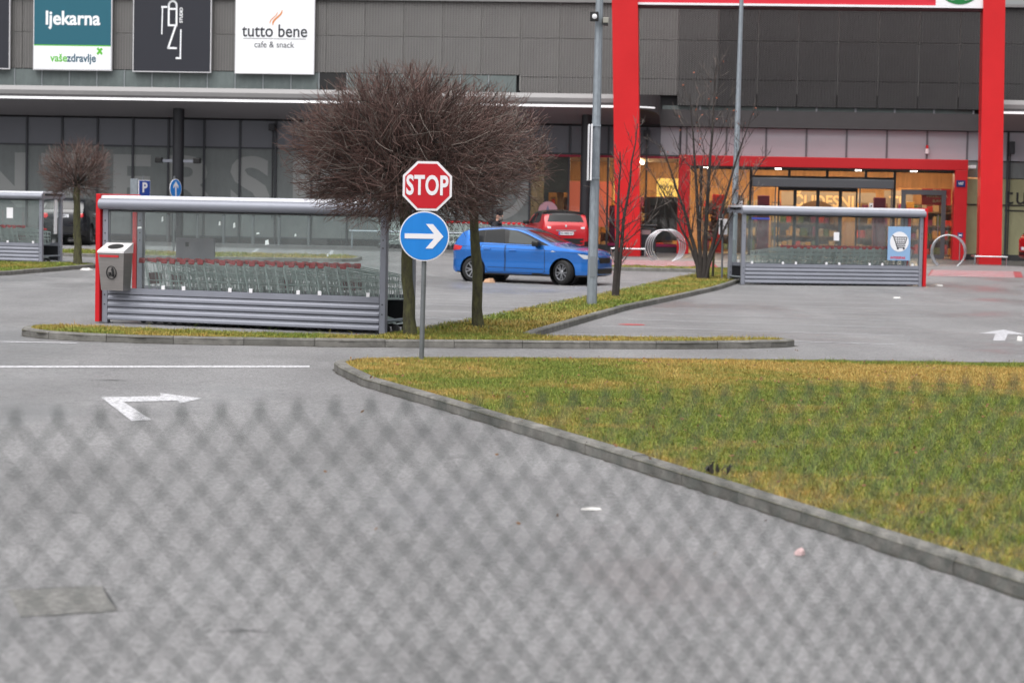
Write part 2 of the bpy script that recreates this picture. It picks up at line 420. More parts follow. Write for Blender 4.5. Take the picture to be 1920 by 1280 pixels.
for k in range(24):
    ya, yb = 33.2 + k * 32.8 / 24, 33.2 + (k + 1) * 32.8 / 24
    mbc.add([(interp(C_L, ya), ya, gz(ya) + .08), (interp(C_R, ya), ya, gz(ya) + .08), (interp(C_R, yb), yb, gz(yb) + .08), (interp(C_L, yb), yb, gz(yb) + .08)], [(0, 1, 2, 3)])
o = mbc.build('long_island', soil); o['kind'] = 'structure'
C_P = C_L + C_R[::-1]
D_P = [(-15, 47), (-12.73, 55.5), (-11.5, 60.5), (-11.3, 61.1), (-11.5, 61.7), (-12.4, 62.1), (-14.5, 61.6), (-19, 58.5), (-21, 50)]
lawn('west_island', D_P); kerb('kerb_west_island', D_P[:7], h=.11)
E_P = [(-15.2, 68.6), (-13.6, 68.4), (-9.57, 67.8), (-5.2, 68.4), (-4.8, 68.9), (-4.75, 70.6), (-5.2, 71.6), (-8, 71.9), (-15.2, 72)]
lawn('back_island', E_P); kerb('kerb_back_island', E_P[:7], h=.11)
F_P = [(1.0, 66.4), (1.4, 66.15), (5.4, 66.0), (7.2, 66.0), (7.3, 67.6), (1.4, 67.8), (1.0, 67.4)]
lawn('door_island', F_P, .078); kerb('kerb_door_island', [(0.95, 67.0), (1.0, 66.4), (1.4, 66.15), (5.38, 65.99)], h=.11)

def inside(poly, X, Y):
    r = np.zeros(len(X), bool); n_ = len(poly); j = n_ - 1
    for i in range(n_):
        xi, yi = poly[i]; xj, yj = poly[j]
        c = ((yi > Y) != (yj > Y)) & (X < (xj - xi) * (Y - yi) / (yj - yi + 1e-12) + xi)
        r ^= c; j = i
    return r
def vnoise(X, Y, sc, seed):
    """smooth value noise for patches of the sward"""
    rs = np.random.RandomState(seed); G = rs.rand(64, 64)
    x = X * sc + 100.3; y = Y * sc + 57.7; xi = np.floor(x).astype(int); yi = np.floor(y).astype(int); fx = x - xi; fy = y - yi
    fx = fx * fx * (3 - 2 * fx); fy = fy * fy * (3 - 2 * fy)
    g = lambda a, b: G[a % 64, b % 64]
    return (g(xi, yi) * (1 - fx) + g(xi + 1, yi) * fx) * (1 - fy) + (g(xi, yi + 1) * (1 - fx) + g(xi + 1, yi + 1) * fx) * fy
gm = bpy.data.materials.new('grass blade'); gm.use_nodes = True
_n = gm.node_tree.nodes; _p = _n['Principled BSDF']; _a = _n.new('ShaderNodeAttribute'); _a.attribute_name = 'Col'
gm.node_tree.links.new(_a.outputs['Color'], _p.inputs['Base Color']); _p.inputs['Roughness'].default_value = 0.6; _p.inputs['Specular IOR Level'].default_value = 0.25
def grass(name, label, poly, N, hgt, wid, seed, dry_fn, base=0.08, keep=None, edge=None):
    rs = np.random.RandomState(seed)
    P = np.array(poly); lo = P.min(0); hi = P.max(0)
    if keep: lo = np.maximum(lo, keep[0]); hi = np.minimum(hi, keep[1])
    X = rs.uniform(lo[0], hi[0], N * 4); Y = rs.uniform(lo[1], hi[1], N * 4)
    ok = inside(poly, X, Y)
    if keep: ok &= (np.abs(X) < 0.245 * Y + 1.2)
    X = X[ok]; Y = Y[ok]
    if edge:                                       # no blades on the kerb stones
        for (ax, ay), (bx, by) in zip(edge, edge[1:]):
            L2 = (bx - ax) ** 2 + (by - ay) ** 2; t = np.clip(((X - ax) * (bx - ax) + (Y - ay) * (by - ay)) / L2, 0, 1)
            d = np.hypot(X - ax - t * (bx - ax), Y - ay - t * (by - ay)); k_ = d > 0.135; X = X[k_]; Y = Y[k_]
    X = X[:N]; Y = Y[:N]; n_ = len(X)
    clump = vnoise(X, Y, 3.1, seed + 1) * 0.6 + vnoise(X, Y, 9.0, seed + 2) * 0.4
    H = hgt * (0.45 + 0.9 * clump) * rs.uniform(0.6, 1.35, n_)
    tall = rs.rand(n_) < 0.012; H[tall] *= 1.9
    A = rs.uniform(0, 2 * PI, n_); lean = rs.uniform(0.15, 1.15, n_)
    dx, dy = np.cos(A), np.sin(A); B = rs.uniform(0, 2 * PI, n_); wx, wy = np.cos(B) * wid * .5, np.sin(B) * wid * .5
    Z = np.array([gz(v) for v in Y]) + base - 0.004
    V = np.empty((n_, 5, 3), np.float32)
    V[:, 0] = np.stack([X - wx, Y - wy, Z], 1); V[:, 1] = np.stack([X + wx, Y + wy, Z], 1)
    mx, my, mz = X + dx * lean * H * .3, Y + dy * lean * H * .3, Z + H * .62
    V[:, 2] = np.stack([mx + wx * .8, my + wy * .8, mz], 1); V[:, 3] = np.stack([mx - wx * .8, my - wy * .8, mz], 1)
    V[:, 4] = np.stack([X + dx * lean * H, Y + dy * lean * H, Z + H * (1.05 - .35 * lean)], 1)
    me = bpy.data.meshes.new(name)
    me.vertices.add(n_ * 5); me.vertices.foreach_set('co', V.ravel())
    idx = (np.arange(n_)[:, None] * 5 + np.array([0, 1, 2, 3, 3, 2, 4])[None]).ravel()
    me.loops.add(n_ * 7); me.loops.foreach_set('vertex_index', idx.astype(np.int32))
    st = (np.arange(n_)[:, None] * 7 + np.array([0, 4])[None]).ravel(); me.polygons.add(n_ * 2)
    me.polygons.foreach_set('loop_start', st.astype(np.int32)); me.polygons.foreach_set('loop_total', np.tile([4, 3], n_).astype(np.int32))
    dry = np.clip(dry_fn(X, Y) + rs.uniform(-.32, .32, n_), 0, 1)[:, None]
    green = np.array([[0.115, 0.178, 0.026]]) * rs.uniform(.6, 1.35, (n_, 1)); bright = np.array([[0.25, 0.30, 0.055]])
    straw = np.array([[0.50, 0.36, 0.11]]) * rs.uniform(.6, 1.2, (n_, 1)); rust = np.array([[0.42, 0.22, 0.05]])
    gmix = np.where(rs.rand(n_, 1) < .25, bright, green); smix = np.where(rs.rand(n_, 1) < .3, rust, straw)
    C = gmix * (1 - dry) + smix * dry
    c4 = np.ones((n_, 5, 4), np.float32); c4[:, :, :3] = C[:, None, :]
    me.update(calc_edges=True)
    at_ = me.attributes.new('Col', 'FLOAT_COLOR', 'POINT'); at_.data.foreach_set('color', c4.ravel())
    me.materials.append(gm)
    o = put(me, name); tag(o, label, 'grass', kind='stuff'); return o
def dryA(X, Y):
    far = np.clip((Y - 23.2 - 0.12 * (X < 0)) / 3.0, 0, 1) * np.clip((X + 0.5) / 2.5, 0.25, 1) * (Y < 28.0)
    n1 = vnoise(X, Y, .9, 11); n2 = vnoise(X, Y, 2.6, 12)
    # worn, dry strip along the kerb
    kx = np.interp(Y, [p[1] for p in A_K[:9]], [p[0] for p in A_K[:9]]); edge = np.clip(1 - (X - kx) / 0.9, 0, 1) * .5
    return np.clip(.10 + far * (.6 + .7 * n1) + edge * (0.3 + n2) + (n1 - .5) * .75 + (n2 - .5) * .55 + (vnoise(X, Y, 7.0, 14) - .5) * .5, 0, 1)
def dryB(X, Y): return .42 + (vnoise(X, Y, .7, 21) - .5) * .9 + (vnoise(X, Y, 2.2, 22) - .5) * .5
ip = lambda P, k=.0: P
grass('grass', 'patchy green and rusty lawn grass behind the long near kerb', A_P, 520000, .042, .0040, 3, dryA, edge=A_K, keep=((-3, 10.3), (8.5, 29.2)))
grass('grass', 'dry yellowish grass on the narrow island by the trolley shelter', B_P, 45000, .055, .007, 4, dryB, edge=B_F)
grass('grass', 'olive grass on the long island running toward the shop doors', C_P, 60000, .06, .011, 5, lambda X, Y: dryB(X, Y) - .02, edge=C_R)
grass('grass', 'thin grass around the small round-headed tree', D_P, 20000, .06, .014, 6, lambda X, Y: dryB(X, Y) - .15, edge=D_P[:7], keep=((-16, 50), (-10, 63)))
grass('grass', 'strip of grass seen through the shelter glass', E_P, 12000, .07, .016, 8, dryB, edge=E_P[:7])
grass('grass', 'short strip of grass in front of the ring bike stand', F_P, 7000, .06, .015, 9, dryB)

# dirt gathered in the gutters, fallen leaves
dirt_m = mat('gutter dirt', (0.055, 0.05, 0.042), .95, var=.5, vscale=30, bump=.6, bscale=60)
def gutter(path, sgn, wd):
    P = []
    for (ax, ay), (bx, by) in zip(path, path[1:]):
        n_ = max(1, int(math.hypot(bx - ax, by - ay) / .13)); P += [(ax + (bx - ax) * i / n_, ay + (by - ay) * i / n_) for i in range(n_)]
    mb = MB(); vs = []
    for i, (x, y) in enumerate(P):
        a = Vector(P[max(0, i - 1)]); b = Vector(P[min(len(P) - 1, i + 1)]); d = (b - a).normalized(); nn = Vector((d.y, -d.x)) * sgn
        w_ = wd * random.choice((.15, .3, .5, .7, 1.0, 1.2)); q = Vector((x, y)) + nn * w_; q0 = Vector((x, y)) - nn * .03
        vs += [(q0.x, q0.y, gz(y) + .003), (q.x, q.y, gz(y) + .003)]
    mb.add(vs, [(2 * i, 2 * i + 1, 2 * i + 3, 2 * i + 2) for i in range(len(P) - 1)]); o = mb.build('gutter_dirt', dirt_m); o['kind'] = 'structure'
gutter(A_K[:15], -1, .028); gutter(B_F[2:], 1, .05)
rl_ = np.random.RandomState(77); lvs = MB(); lvs_n = 0
while lvs_n < 420:
    x, y = rl_.uniform(-2.5, 7), rl_.uniform(11, 33.5)
    on_l = bool(inside(A_P, np.array([x]), np.array([y]))[0]) or bool(inside(B_P, np.array([x]), np.array([y]))[0])
    if not on_l and rl_.rand() > .06: continue
    p = Vector((x, y, (.115 if on_l else .012))); a = Vector((rl_.normal(), rl_.normal(), rl_.normal() * .35)).normalized() * rl_.uniform(.012, .028); b = a.orthogonal().normalized() * .012
    lvs.add([p - a, p + b, p + a, p - b], [(0, 1, 2, 3)]); lvs_n += 1
o = lvs.build('fallen_leaves', mat('fallen leaf', (.16, .075, .03), .8, var=.6, vscale=1.5)); tag(o, 'small brown leaves scattered over the lawn and gutters', 'leaves', kind='stuff')
# ------------------------------------------------------------------ the shopping centre
def perforated(name, c0, c1):
    """expanded-metal cladding: fine rows of slots over a dark void"""
    m = bpy.data.materials.new(name); m.use_nodes = True
    n = m.node_tree.nodes; l = m.node_tree.links; p = n['Principled BSDF']
    tc = n.new('ShaderNodeTexCoord'); sx = n.new('ShaderNodeSeparateXYZ'); l.new(tc.outputs['Object'], sx.inputs[0])
    def wave(out, per, ph=0.0):
        a = n.new('ShaderNodeMath'); a.operation = 'MULTIPLY'; a.inputs[1].default_value = 2 * PI / per; l.new(out, a.inputs[0])
        s_ = n.new('ShaderNodeMath'); s_.operation = 'SINE'; l.new(a.outputs[0], s_.inputs[0]); return s_.outputs[0]
    mu = n.new('ShaderNodeMath'); mu.operation = 'MULTIPLY'; l.new(wave(sx.outputs[0], 0.105), mu.inputs[0]); l.new(wave(sx.outputs[2], 0.075), mu.inputs[1])
    a2 = n.new('ShaderNodeMath'); a2.operation = 'MULTIPLY_ADD'; a2.inputs[1].default_value = 0.55; l.new(wave(sx.outputs[0], 0.105), a2.inputs[0]); l.new(mu.outputs[0], a2.inputs[2])
    no = n.new('ShaderNodeTexNoise'); no.inputs['Scale'].default_value = 1.3; no.inputs['Detail'].default_value = 4
    mp = n.new('ShaderNodeMapping'); mp.inputs['Scale'].default_value = (1, 1, .35); l.new(tc.outputs['Object'], mp.inputs[0]); l.new(mp.outputs[0], no.inputs[0])
    a3 = n.new('ShaderNodeMath'); a3.operation = 'MULTIPLY_ADD'; a3.inputs[1].default_value = 1.1; l.new(no.outputs[0], a3.inputs[0]); l.new(a2.outputs[0], a3.inputs[2])
    mr = n.new('ShaderNodeMapRange'); mr.inputs[1].default_value = -1.0; mr.inputs[2].default_value = 2.0; l.new(a3.outputs[0], mr.inputs[0])
    cr = n.new('ShaderNodeValToRGB'); cr.color_ramp.elements[0].color = tuple(c0) + (1,); cr.color_ramp.elements[1].color = tuple(c1) + (1,)
    l.new(mr.outputs[0], cr.inputs[0]); l.new(cr.outputs[0], p.inputs['Base Color'])
    p.inputs['Roughness'].default_value = 0.55; p.inputs['Metallic'].default_value = 0.2
    bu = n.new('ShaderNodeBump'); bu.inputs['Strength'].default_value = 0.4; bu.inputs['Distance'].default_value = 0.03; l.new(a2.outputs[0], bu.inputs['Height']); l.new(bu.outputs[0], p.inputs['Normal'])
    return m
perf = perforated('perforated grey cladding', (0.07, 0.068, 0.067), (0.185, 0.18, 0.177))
perf2 = perforated('perforated grey cladding half shaded', (0.05, 0.049, 0.05), (0.10, 0.098, 0.098))  # same grey cladding, halfway to the painted-in shade tone
perf3 = perforated('perforated grey cladding shaded', (0.022, 0.021, 0.023), (0.050, 0.049, 0.050))  # same grey cladding, shade and viewing-angle darkening put into its colour
concrete_dark = mat('dark render', (0.04, 0.04, 0.043), 0.8, var=0.1)
spandrel = mat('slate spandrel panel', lin(104, 106, 114), 0.4, 0.1, var=0.05, vscale=.8)
grey_panel = mat('light grey facade panel', lin(170, 170, 178), 0.5, 0.1, var=0.03, vscale=.6)
mullion_m = mat('anthracite mullion', lin(58, 60, 66), 0.45, 0.2)
fascia_m = mat('canopy fascia', lin(128, 127, 128), 0.5, 0.2, var=0.08, vscale=1.2)
fascia_d = mat('dark canopy fascia', lin(72, 70, 72), 0.5, 0.1, var=0.08)
soffit_m = mat('canopy soffit', lin(150, 147, 150), 0.6, var=0.04)
trim_m = mat('white light strip', lin(240, 240, 244), 0.4, emit=(1, 1, 1), estr=0.35)
win = glass('shop window', (0.42, 0.47, 0.47), 1.0, 0.015, 0.50, (0.38, 0.41, 0.415), ior=1.6, blotch=0.10)  # pale diffuse film added to lift the pane brightness
win_hi = glass('strip window', (0.35, 0.42, 0.42), 1.0, 0.03, 0.45, (0.34, 0.40, 0.40), ior=1.6, blotch=0.15)
win_clear = glass('clear shop window', (0.86, 0.86, 0.84), 1.0, 0.02, 0.02)
win_olive = glass('film covered window', (0.35, 0.35, 0.22), 1.0, 0.03, 0.75, (0.46, 0.45, 0.28), blotch=0.1)
frost = mat('frosted letter film', (0.28, 0.29, 0.29), 0.6)
bld = thing('shopping_centre', 'long grey shopping centre with perforated cladding and glazed ground floor', 'building', BP[:], BA)
H_TOP = 9.15
MB().box(-45, 45, .25, 30, 5.0, H_TOP - .1).box(-45, 45, .05, 30, 4.66, 5.0).build('upper_wall', concrete_dark, bld)
MB().box(-45, 45, -.12, 30, H_TOP, H_TOP + .1).build('roof', fascia_m, bld)
# cladding panels, three tiers; same metal, its shaded look at the entrance bay put into colour
PW = 1.46
tiers = {}
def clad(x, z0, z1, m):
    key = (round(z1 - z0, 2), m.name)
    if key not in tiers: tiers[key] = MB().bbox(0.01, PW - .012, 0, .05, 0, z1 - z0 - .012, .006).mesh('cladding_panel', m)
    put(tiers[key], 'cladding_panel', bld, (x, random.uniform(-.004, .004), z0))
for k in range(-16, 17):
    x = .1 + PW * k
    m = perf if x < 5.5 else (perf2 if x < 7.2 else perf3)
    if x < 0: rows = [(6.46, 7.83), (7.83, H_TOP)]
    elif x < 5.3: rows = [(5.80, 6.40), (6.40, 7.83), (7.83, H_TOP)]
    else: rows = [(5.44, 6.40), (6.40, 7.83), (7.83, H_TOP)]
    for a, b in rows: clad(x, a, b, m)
rail = MB()
for k in range(-16, 18): rail.box(.1 + PW * k - .02, .1 + PW * k + .015, .051, .09, 5.9, H_TOP - .02)
rail.box(-24, 25, .06, .1, 7.79, 7.86)
rail.build('cladding_rail', mat('cladding rail', lin(170, 168, 166), .4, .4), bld)
# high strip of windows under the cladding
pane_hi = MB().box(.02, 1.03, .0, .012, 0, .72).mesh('pane', win_hi)
mul_hi = MB().box(-.02, .02, -.03, .06, 0, .74).mesh('mullion', mat('pale mullion', lin(150, 156, 160), .4, .4))
slant = MB().add([(0, .08, 0), (.05, .08, 0), (-.13, .08, .72), (-.18, .08, .72), (0, .11, 0), (.05, .11, 0), (-.13, .11, .72), (-.18, .11, .72)], [(0, 1, 2, 3), (4, 7, 6, 5), (0, 4, 5, 1), (2, 6, 7, 3), (0, 3, 7, 4), (1, 5, 6, 2)]).mesh('brace', mat('pale brace', lin(140, 148, 150), .5, .2))
for k in range(24):
    x = -24.5 + 1.065 * k
    if x > -.9: break
    if k == 16: put(MB().box(.02, 1.03, .0, .03, 0, .72).mesh('vent_panel', black_plastic), 'vent_panel', bld, (x, .02, 5.72))
    else: put(pane_hi, 'pane', bld, (x, .02, 5.72))
    put(mul_hi, 'mullion', bld, (x, .02, 5.71))
    if k % 4 == 1: put(slant, 'brace', bld, (x + .75, .0, 5.72))
# small strip over the entrance, lamps behind it
for k in range(8):
    x = 5.4 + 1.42 * k
    put(MB().box(0, 1.36, .05, .062, 0, .15).mesh('pane', win_hi), 'pane', bld, (x, .1, 5.285))
    put(MB().box(1.36, 1.42, .0, .1, 0, .15).mesh('mullion', grey_panel), 'mullion', bld, (x, .1, 5.285))
# canopy: sloping soffit, round end
def canopy(x0, x1, round_end):
    prof = [(-3.1, 5.27), (-3.1, 5.50), (-3.0, 5.66), (-.2, 5.74), (-.14, 5.5), (-.14, 4.70), (-2.96, 5.19)]
    MB().xprism(prof, x0, x1).build('canopy', [fascia_m], bld)
    MB().xprism([(-2.94, 5.183), (-.15, 4.695), (-.15, 4.685), (-2.94, 5.173)], x0, x1).build('soffit', soffit_m, bld)
    MB().box(x0, x1, -3.13, -2.97, 5.18, 5.25).build('light_strip', trim_m, bld)
    MB().box(x0, x1, -3.112, -3.09, 5.29, 5.35).build('fascia_joint', fascia_d, bld)
canopy(-45, 4.0, True); canopy(17.2, 45, False)
# the curved end of the canopy: quarter drum
e = MB(); N_ = 10
ring = []
for i in range(N_ + 1):
    t = PI / 2 * i / N_; ring.append((4.0 + 1.35 * math.sin(t), -3.1 + 1.35 * (1 - math.cos(t))))
ring += [(5.35, -.2), (4.0, -.2)]
n_ = len(ring)
e.add([(x, y, 5.20 - (y + 3.1) * .17) for x, y in ring] + [(x, y, 5.66 + (y + 3.1) * .02) for x, y in ring], [tuple(range(n_)), tuple(range(2 * n_ - 1, n_ - 1, -1))] + [(i, (i + 1) % n_, (i + 1) % n_ + n_, i + n_) for i in range(n_)])
e.build('canopy_end', fascia_d, bld)
MB().tube([(x, y - .012, 5.22) for x, y in ring[:8]], .032, 6).build('light_strip', trim_m, bld)
# left shop front: spandrels, panes, mullions
xs_ = [-18.68 + 1.3736 * k for k in range(-9, 15)] + [2.0, 3.45, 4.87, 6.1]
WPANE = {}
for a, b in zip(xs_, xs_[1:]):
    wd = round(b - a, 3)
    if wd not in WPANE:
        WPANE[wd] = (MB().box(.03, wd - .03, 0, .03, 0, 1.0).mesh('spandrel_panel', spandrel), MB().box(.03, wd - .03, 0, .012, 0, 3.3).mesh('pane', win),
                     MB().box(.03, wd - .03, -.03, .05, 0, .06).mesh('transom', mullion_m), MB().box(.03, wd - .03, 0, .012, 0, 3.3).mesh('pane', win_clear))
    sp, pn, tr, pc = WPANE[wd]
    put(sp, 'spandrel_panel', bld, (a, .02, 3.62)); put(pc if a > .4 else pn, 'pane', bld, (a, .03, .26)); put(tr, 'transom', bld, (a, .02, 3.56)); put(tr, 'transom', bld, (a, .02, .2))
mul = MB().box(-.035, .035, -.07, .05, 0, 4.64).mesh('mullion', mullion_m)
for a in xs_: put(mul, 'mullion', bld, (a, .02, .0))
MB().box(-45, 6.1, -.02, .2, -.4, .2).build('plinth', concrete_dark, bld)
# rooms behind the glass
room = mat('dim shop interior', (0.10, 0.105, 0.105), .9, var=.2, vscale=.5)
MB().box(-45, .5, 6.5, 6.7, 0, 4.66).box(-45, .5, .2, 6.5, -.05, .01).box(.42, .5, .2, 6.5, 0, 4.66).build('interior_wall', room, bld)
# giant frosted letters on the left panes
for ch, x, xs2 in (('N', -19.75, 1.15), ('T', -17.15, 1.1), ('E', -14.65, 1.15), ('R', -12.35, 1.15), ('S', -10.05, 1.2), ('P', -7.7, 1.15), ('O', -5.2, 1.1), ('R', -2.9, 1.15)):
    text(ch, 2.75, frost, 'window_letter', bld, (x, .024, 2.12), xs2 * 1.0, .10, .001)
arc = MB()
pts = []
for i in range(20):
    t = -1.45 + 1.6 * i / 19; pts.append((-.75 + 1.25 * math.cos(t), 2.3 + 1.25 * math.sin(t)))
pts += [(-.75 + .95 * math.cos(t), 2.3 + .95 * math.sin(t)) for t in [-1.45 + 1.6 * i / 19 for i in range(19, -1, -1)]]
arc.prism(pts, .022, .026).build('window_letter', frost, bld)
# columns under the canopy
for x in (-12.4, 2.75):
    col_ = MB().lathe([(.21, -.4), (.21, 5.0)], 20, 'Z', (x, -1.6, 0)).build('column', dark_metal, bld, True)
    if x < 0:
        lampm = MB().box(x - .62, x - .2, -1.65, -1.55, 2.98, 3.08).box(x + .2, x + .62, -1.65, -1.55, 2.98, 3.08)
        lampm.build('floodlight_arm', grey_alu, col_)
        for sx_ in (-1, 1): MB().bbox(x + sx_ * .72 - .13, x + sx_ * .72 + .13, -1.75, -1.5, 2.95, 3.15, .03).build('floodlight', black_plastic, col_)
for x in (-9.17, 4.87): MB().bbox(x - .12, x + .12, -.35, -.05, 4.25, 4.5, .02).box(x - .02, x + .02, -.1, -.05, 1.0, 4.4).build('wall_lamp', dark_metal, bld)

# ---- entrance bay
for a, b in zip([5.35, 6.33, 7.79, 9.24, 10.71, 12.17, 13.63, 15.08, 16.53, 17.98], [6.33, 7.79, 9.24, 10.71, 12.17, 13.63, 15.08, 16.53, 17.98, 19.43]):
    MB().bbox(a + .02, b - .02, -.02, .03, 3.6, 4.64, .006).build('facade_panel', grey_panel, bld)
    MB().box(b - .035, b + .035, -.05, .02, 3.6, 4.64).build('panel_joint', mat('joint strip', lin(104, 104, 110), .5, .3), bld)
MB().box(5.35, 17.2, -.35, .05, 4.66, 5.27).build('dark_fascia', fascia_d, bld)
MB().box(.6, 6.1, -.06, .02, 3.47, 3.55).build('red_trim', mat('crimson trim', lin(150, 14, 52), .5), bld)
portal_m = mat('portal red', lin(190, 18, 28), .4, var=.05, vscale=.8)
portal_d = mat('portal reveal', lin(60, 16, 20), .5)
MB().bbox(6.08, 16.5, -.85, -.03, 3.22, 3.60, .015).bbox(6.08, 6.50, -.85, -.03, -.2, 3.215, .012).bbox(16.04, 16.5, -.85, -.03, -.2, 3.215, .012).build('red_portal', portal_m, bld)
MB().box(6.55, 16.0, -.8, -.05, 3.17, 3.215).build('portal_soffit', black_plastic, bld)
lamp_w = mat('lit lamp', (1, 1, 1), .5, emit=(1, .93, .82), estr=12)
for x in (7.1, 9.7, 12.6, 14.6): MB().lathe([(.11, 3.15), (.11, 3.168)], 14, 'Z', (x, -.5, 0)).build('downlight', lamp_w, bld)
# entrance glazing
fr = mat('door frame', lin(92, 93, 98), .4, .3)
frd = mat('dark door frame', lin(30, 31, 35), .4, .2)
for x in (6.9, 8.72, 10.12, 11.5, 12.9, 13.95): MB().box(x - .05, x + .05, -.12, .06, 2.55 if 8.8 < x < 13.9 else -.1, 3.19).build('mullion', frd, bld)
MB().box(6.5, 16.04, -.1, .04, 3.12, 3.19).build('transom', frd, bld)
MB().box(8.77, 13.9, -.1, .04, 2.84, 2.92).build('transom', frd, bld)
MB().bbox(8.77, 13.9, -.55, .02, 2.50, 2.835, .03).build('door_header', fr, bld)
for a, b in ((6.5, 6.85), (6.95, 8.67)): MB().box(a, b, -.02, -.008, .0, 3.12).build('pane', win_clear, bld)
for a, b in ((8.77, 10.07), (10.17, 11.45), (11.55, 12.85), (12.95, 13.9)): MB().box(a, b, -.02, -.008, 2.92, 3.12).build('pane', win_clear, bld)
MB().box(14.0, 16.04, -.02, -.008, 2.56, 3.12).build('pane', win_clear, bld)
sd_ = bld
for i, (a, b) in enumerate(((9.72, 10.35), (10.35, 11.18), (11.18, 12.0), (12.0, 12.62))):
    d_ = MB().box(a, a + .06, -.16, -.08, 0, 2.5).box(b - .06, b, -.16, -.08, 0, 2.5).box(a + .06, b - .06, -.16, -.08, 2.38, 2.5).box(a + .06, b - .06, -.16, -.08, 0, .12).build('sliding_door', frd, bld)
    MB().box(a + .06, b - .06, -.125, -.115, .12, 2.38).build('pane', win_clear, d_)
for a, b in ((8.78, 9.66), (12.68, 13.88)):
    d_ = MB().box(a, a + .05, -.14, -.06, 0, 2.5).box(b - .05, b, -.14, -.06, 0, 2.5).box(a + .05, b - .05, -.14, -.06, 0, .1).build('side_light', fr, bld)
    MB().box(a + .05, b - .05, -.11, -.1, .1, 2.5).build('pane', win_clear, d_)
d_ = MB().box(14.2, 14.36, -.14, -.04, 0, 2.5).box(15.66, 15.82, -.14, -.04, 0, 2.5).box(14.36, 15.66, -.14, -.04, 2.32, 2.5).box(14.36, 15.66, -.14, -.04, 0, .14).build('swing_door', fr, bld)
MB().box(14.36, 15.66, -.1, -.09, .14, 2.32).build('pane', win_clear, d_)
MB().tube([(15.55, -.2, .8), (15.55, -.2, 1.6)], .018, 8).build('handle', chrome, d_)
MB().box(15.85, 16.02, -.02, -.008, 0, 2.5).build('pane', win_clear, bld)
# posters and stickers on the entrance glass
red_film = mat('red window film', lin(205, 40, 34), .5); cream = mat('cream print', lin(246, 214, 160), .5)
ps = MB().box(14.95, 16.0, -.035, -.026, 1.95, 2.55).build('window_poster', red_film, bld)
for i, (t, s_) in enumerate((('SPAR', .15), ('HRVATSKA', .15), ('SLAVI', .13))): text(t, s_, cream, 'lettering', ps, (15.5, -.04, 2.46 - .18 * i), 1, .004, .001)
wl = mat('white sticker', lin(230, 228, 232), .5)
for x in (8.3, 13.05): 
    st = MB().box(x, x + .14, -.17 if x > 9 else -.05, -.16 if x > 9 else -.04, 1.55, 1.98).build('sticker', wl, bld)
    MB().prism([(x + .03, 1.83), (x + .11, 1.86), (x + .1, 1.91), (x + .05, 1.89)], -.176 if x > 9 else -.056, -.171 if x > 9 else -.051).build('icon', black_plastic, st)
nb = MB().bbox(16.1, 16.42, -.88, -.855, 2.62, 2.86, .008).build('number_plate', mat('blue enamel', lin(22, 40, 98), .3), bld); text('107', .13, wl, 'lettering', nb, (16.26, -.888, 2.74), 1, .003, .001)
MB().lathe([(.05, 4.0), (.05, 4.12)], 12, 'Z', (15.08, -.14, 0)).build('alarm_lamp', red_paint, bld); MB().lathe([(.06, 3.82), (.06, 4.0)], 12, 'Z', (15.08, -.14, 0)).build('alarm_base', white_paint, bld)
MB().bbox(16.58, 16.85, -.3, -.05, 3.3, 3.42, .02).build('wall_camera', white_paint, bld)
MB().box(6.85, 6.9, -.88, -.85, .85, 1.75).build('wall_rail', chrome, bld)

# ---- warm supermarket behind the doors
wood = mat('warm wood panel', (0.42, 0.22, 0.09), .6, var=.25, vscale=2, stretch=(4, 1, .3))
shop_floor = mat('shop floor', (0.30, 0.25, 0.2), .3)
MB().box(.5, 17.2, 9.0, 9.2, 0, 4.6).box(17.1, 17.2, .2, 9, 0, 4.6).build('interior_wall', wood, bld)
MB().box(.5, 17.1, .2, 9, -.05, .012).build('interior_floor', shop_floor, bld)
MB().box(.5, 17.1, .2, 9, 3.5, 3.56).build('interior_ceiling', mat('shop ceiling', (.35, .27, .2), .8), bld)
lamp_i = mat('shop tube light', (1, 1, 1), .5, emit=(1, .78, .5), estr=52)
for x in (4.4, 6.9, 8.9, 10.9, 12.9, 15.0): 
    for y in (1.6, 4.2, 6.6): MB().box(x - .07, x + .07, y - .7, y + .7, 3.40, 3.46).build('tube_light', lamp_i, bld)
goods = [mat('goods ' + n_, c, .5) for n_, c in (('red', (.5, .04, .03)), ('ochre', (.55, .30, .06)), ('cream', (.5, .36, .2)), ('green', (.10, .15, .05)), ('brown', (.16, .08, .04)), ('plum', (.2, .03, .1)), ('white', (.45, .36, .28)))]
shelf_m = mat('shop shelf', (.18, .12, .08), .6)
rs_ = random.Random(5)
for (x0, x1, y) in ((6.9, 9.2, 4.4), (9.6, 12.4, 6.2), (12.8, 14.0, 3.6), (14.3, 16.9, 3.0), (.9, 2.6, 5), (3.0, 5.8, 3.2)):
    sh_ = MB().box(x0, x1, y, y + .5, 0, .1).box(x0, x1, y + .45, y + .5, .1, 2.0).box(x0, x1, y, y + .5, .62, .66).box(x0, x1, y, y + .5, 1.14, 1.18).box(x0, x1, y, y + .5, 1.66, 1.7).build('shop_shelf', shelf_m, bld)
    for z in (.1, .66, 1.18, 1.7):
        x = x0 + .05
        while x < x1 - .15:
            w_ = rs_.uniform(.1, .32); h_ = rs_.uniform(.2, .4)
            if rs_.random() < .85: MB().bbox(x, min(x + w_, x1 - .02), y + .02 + rs_.uniform(0, .1), y + .4, z + .002, z + h_, .015).build('packaged_goods', rs_.choice(goods), sh_)
            x += w_ + .02
bn = MB().box(9.95, 13.6, 5.2, 5.24, 1.45, 2.4).build('hanging_banner', mat('banner taupe', (.30, .25, .21), .7), bld)
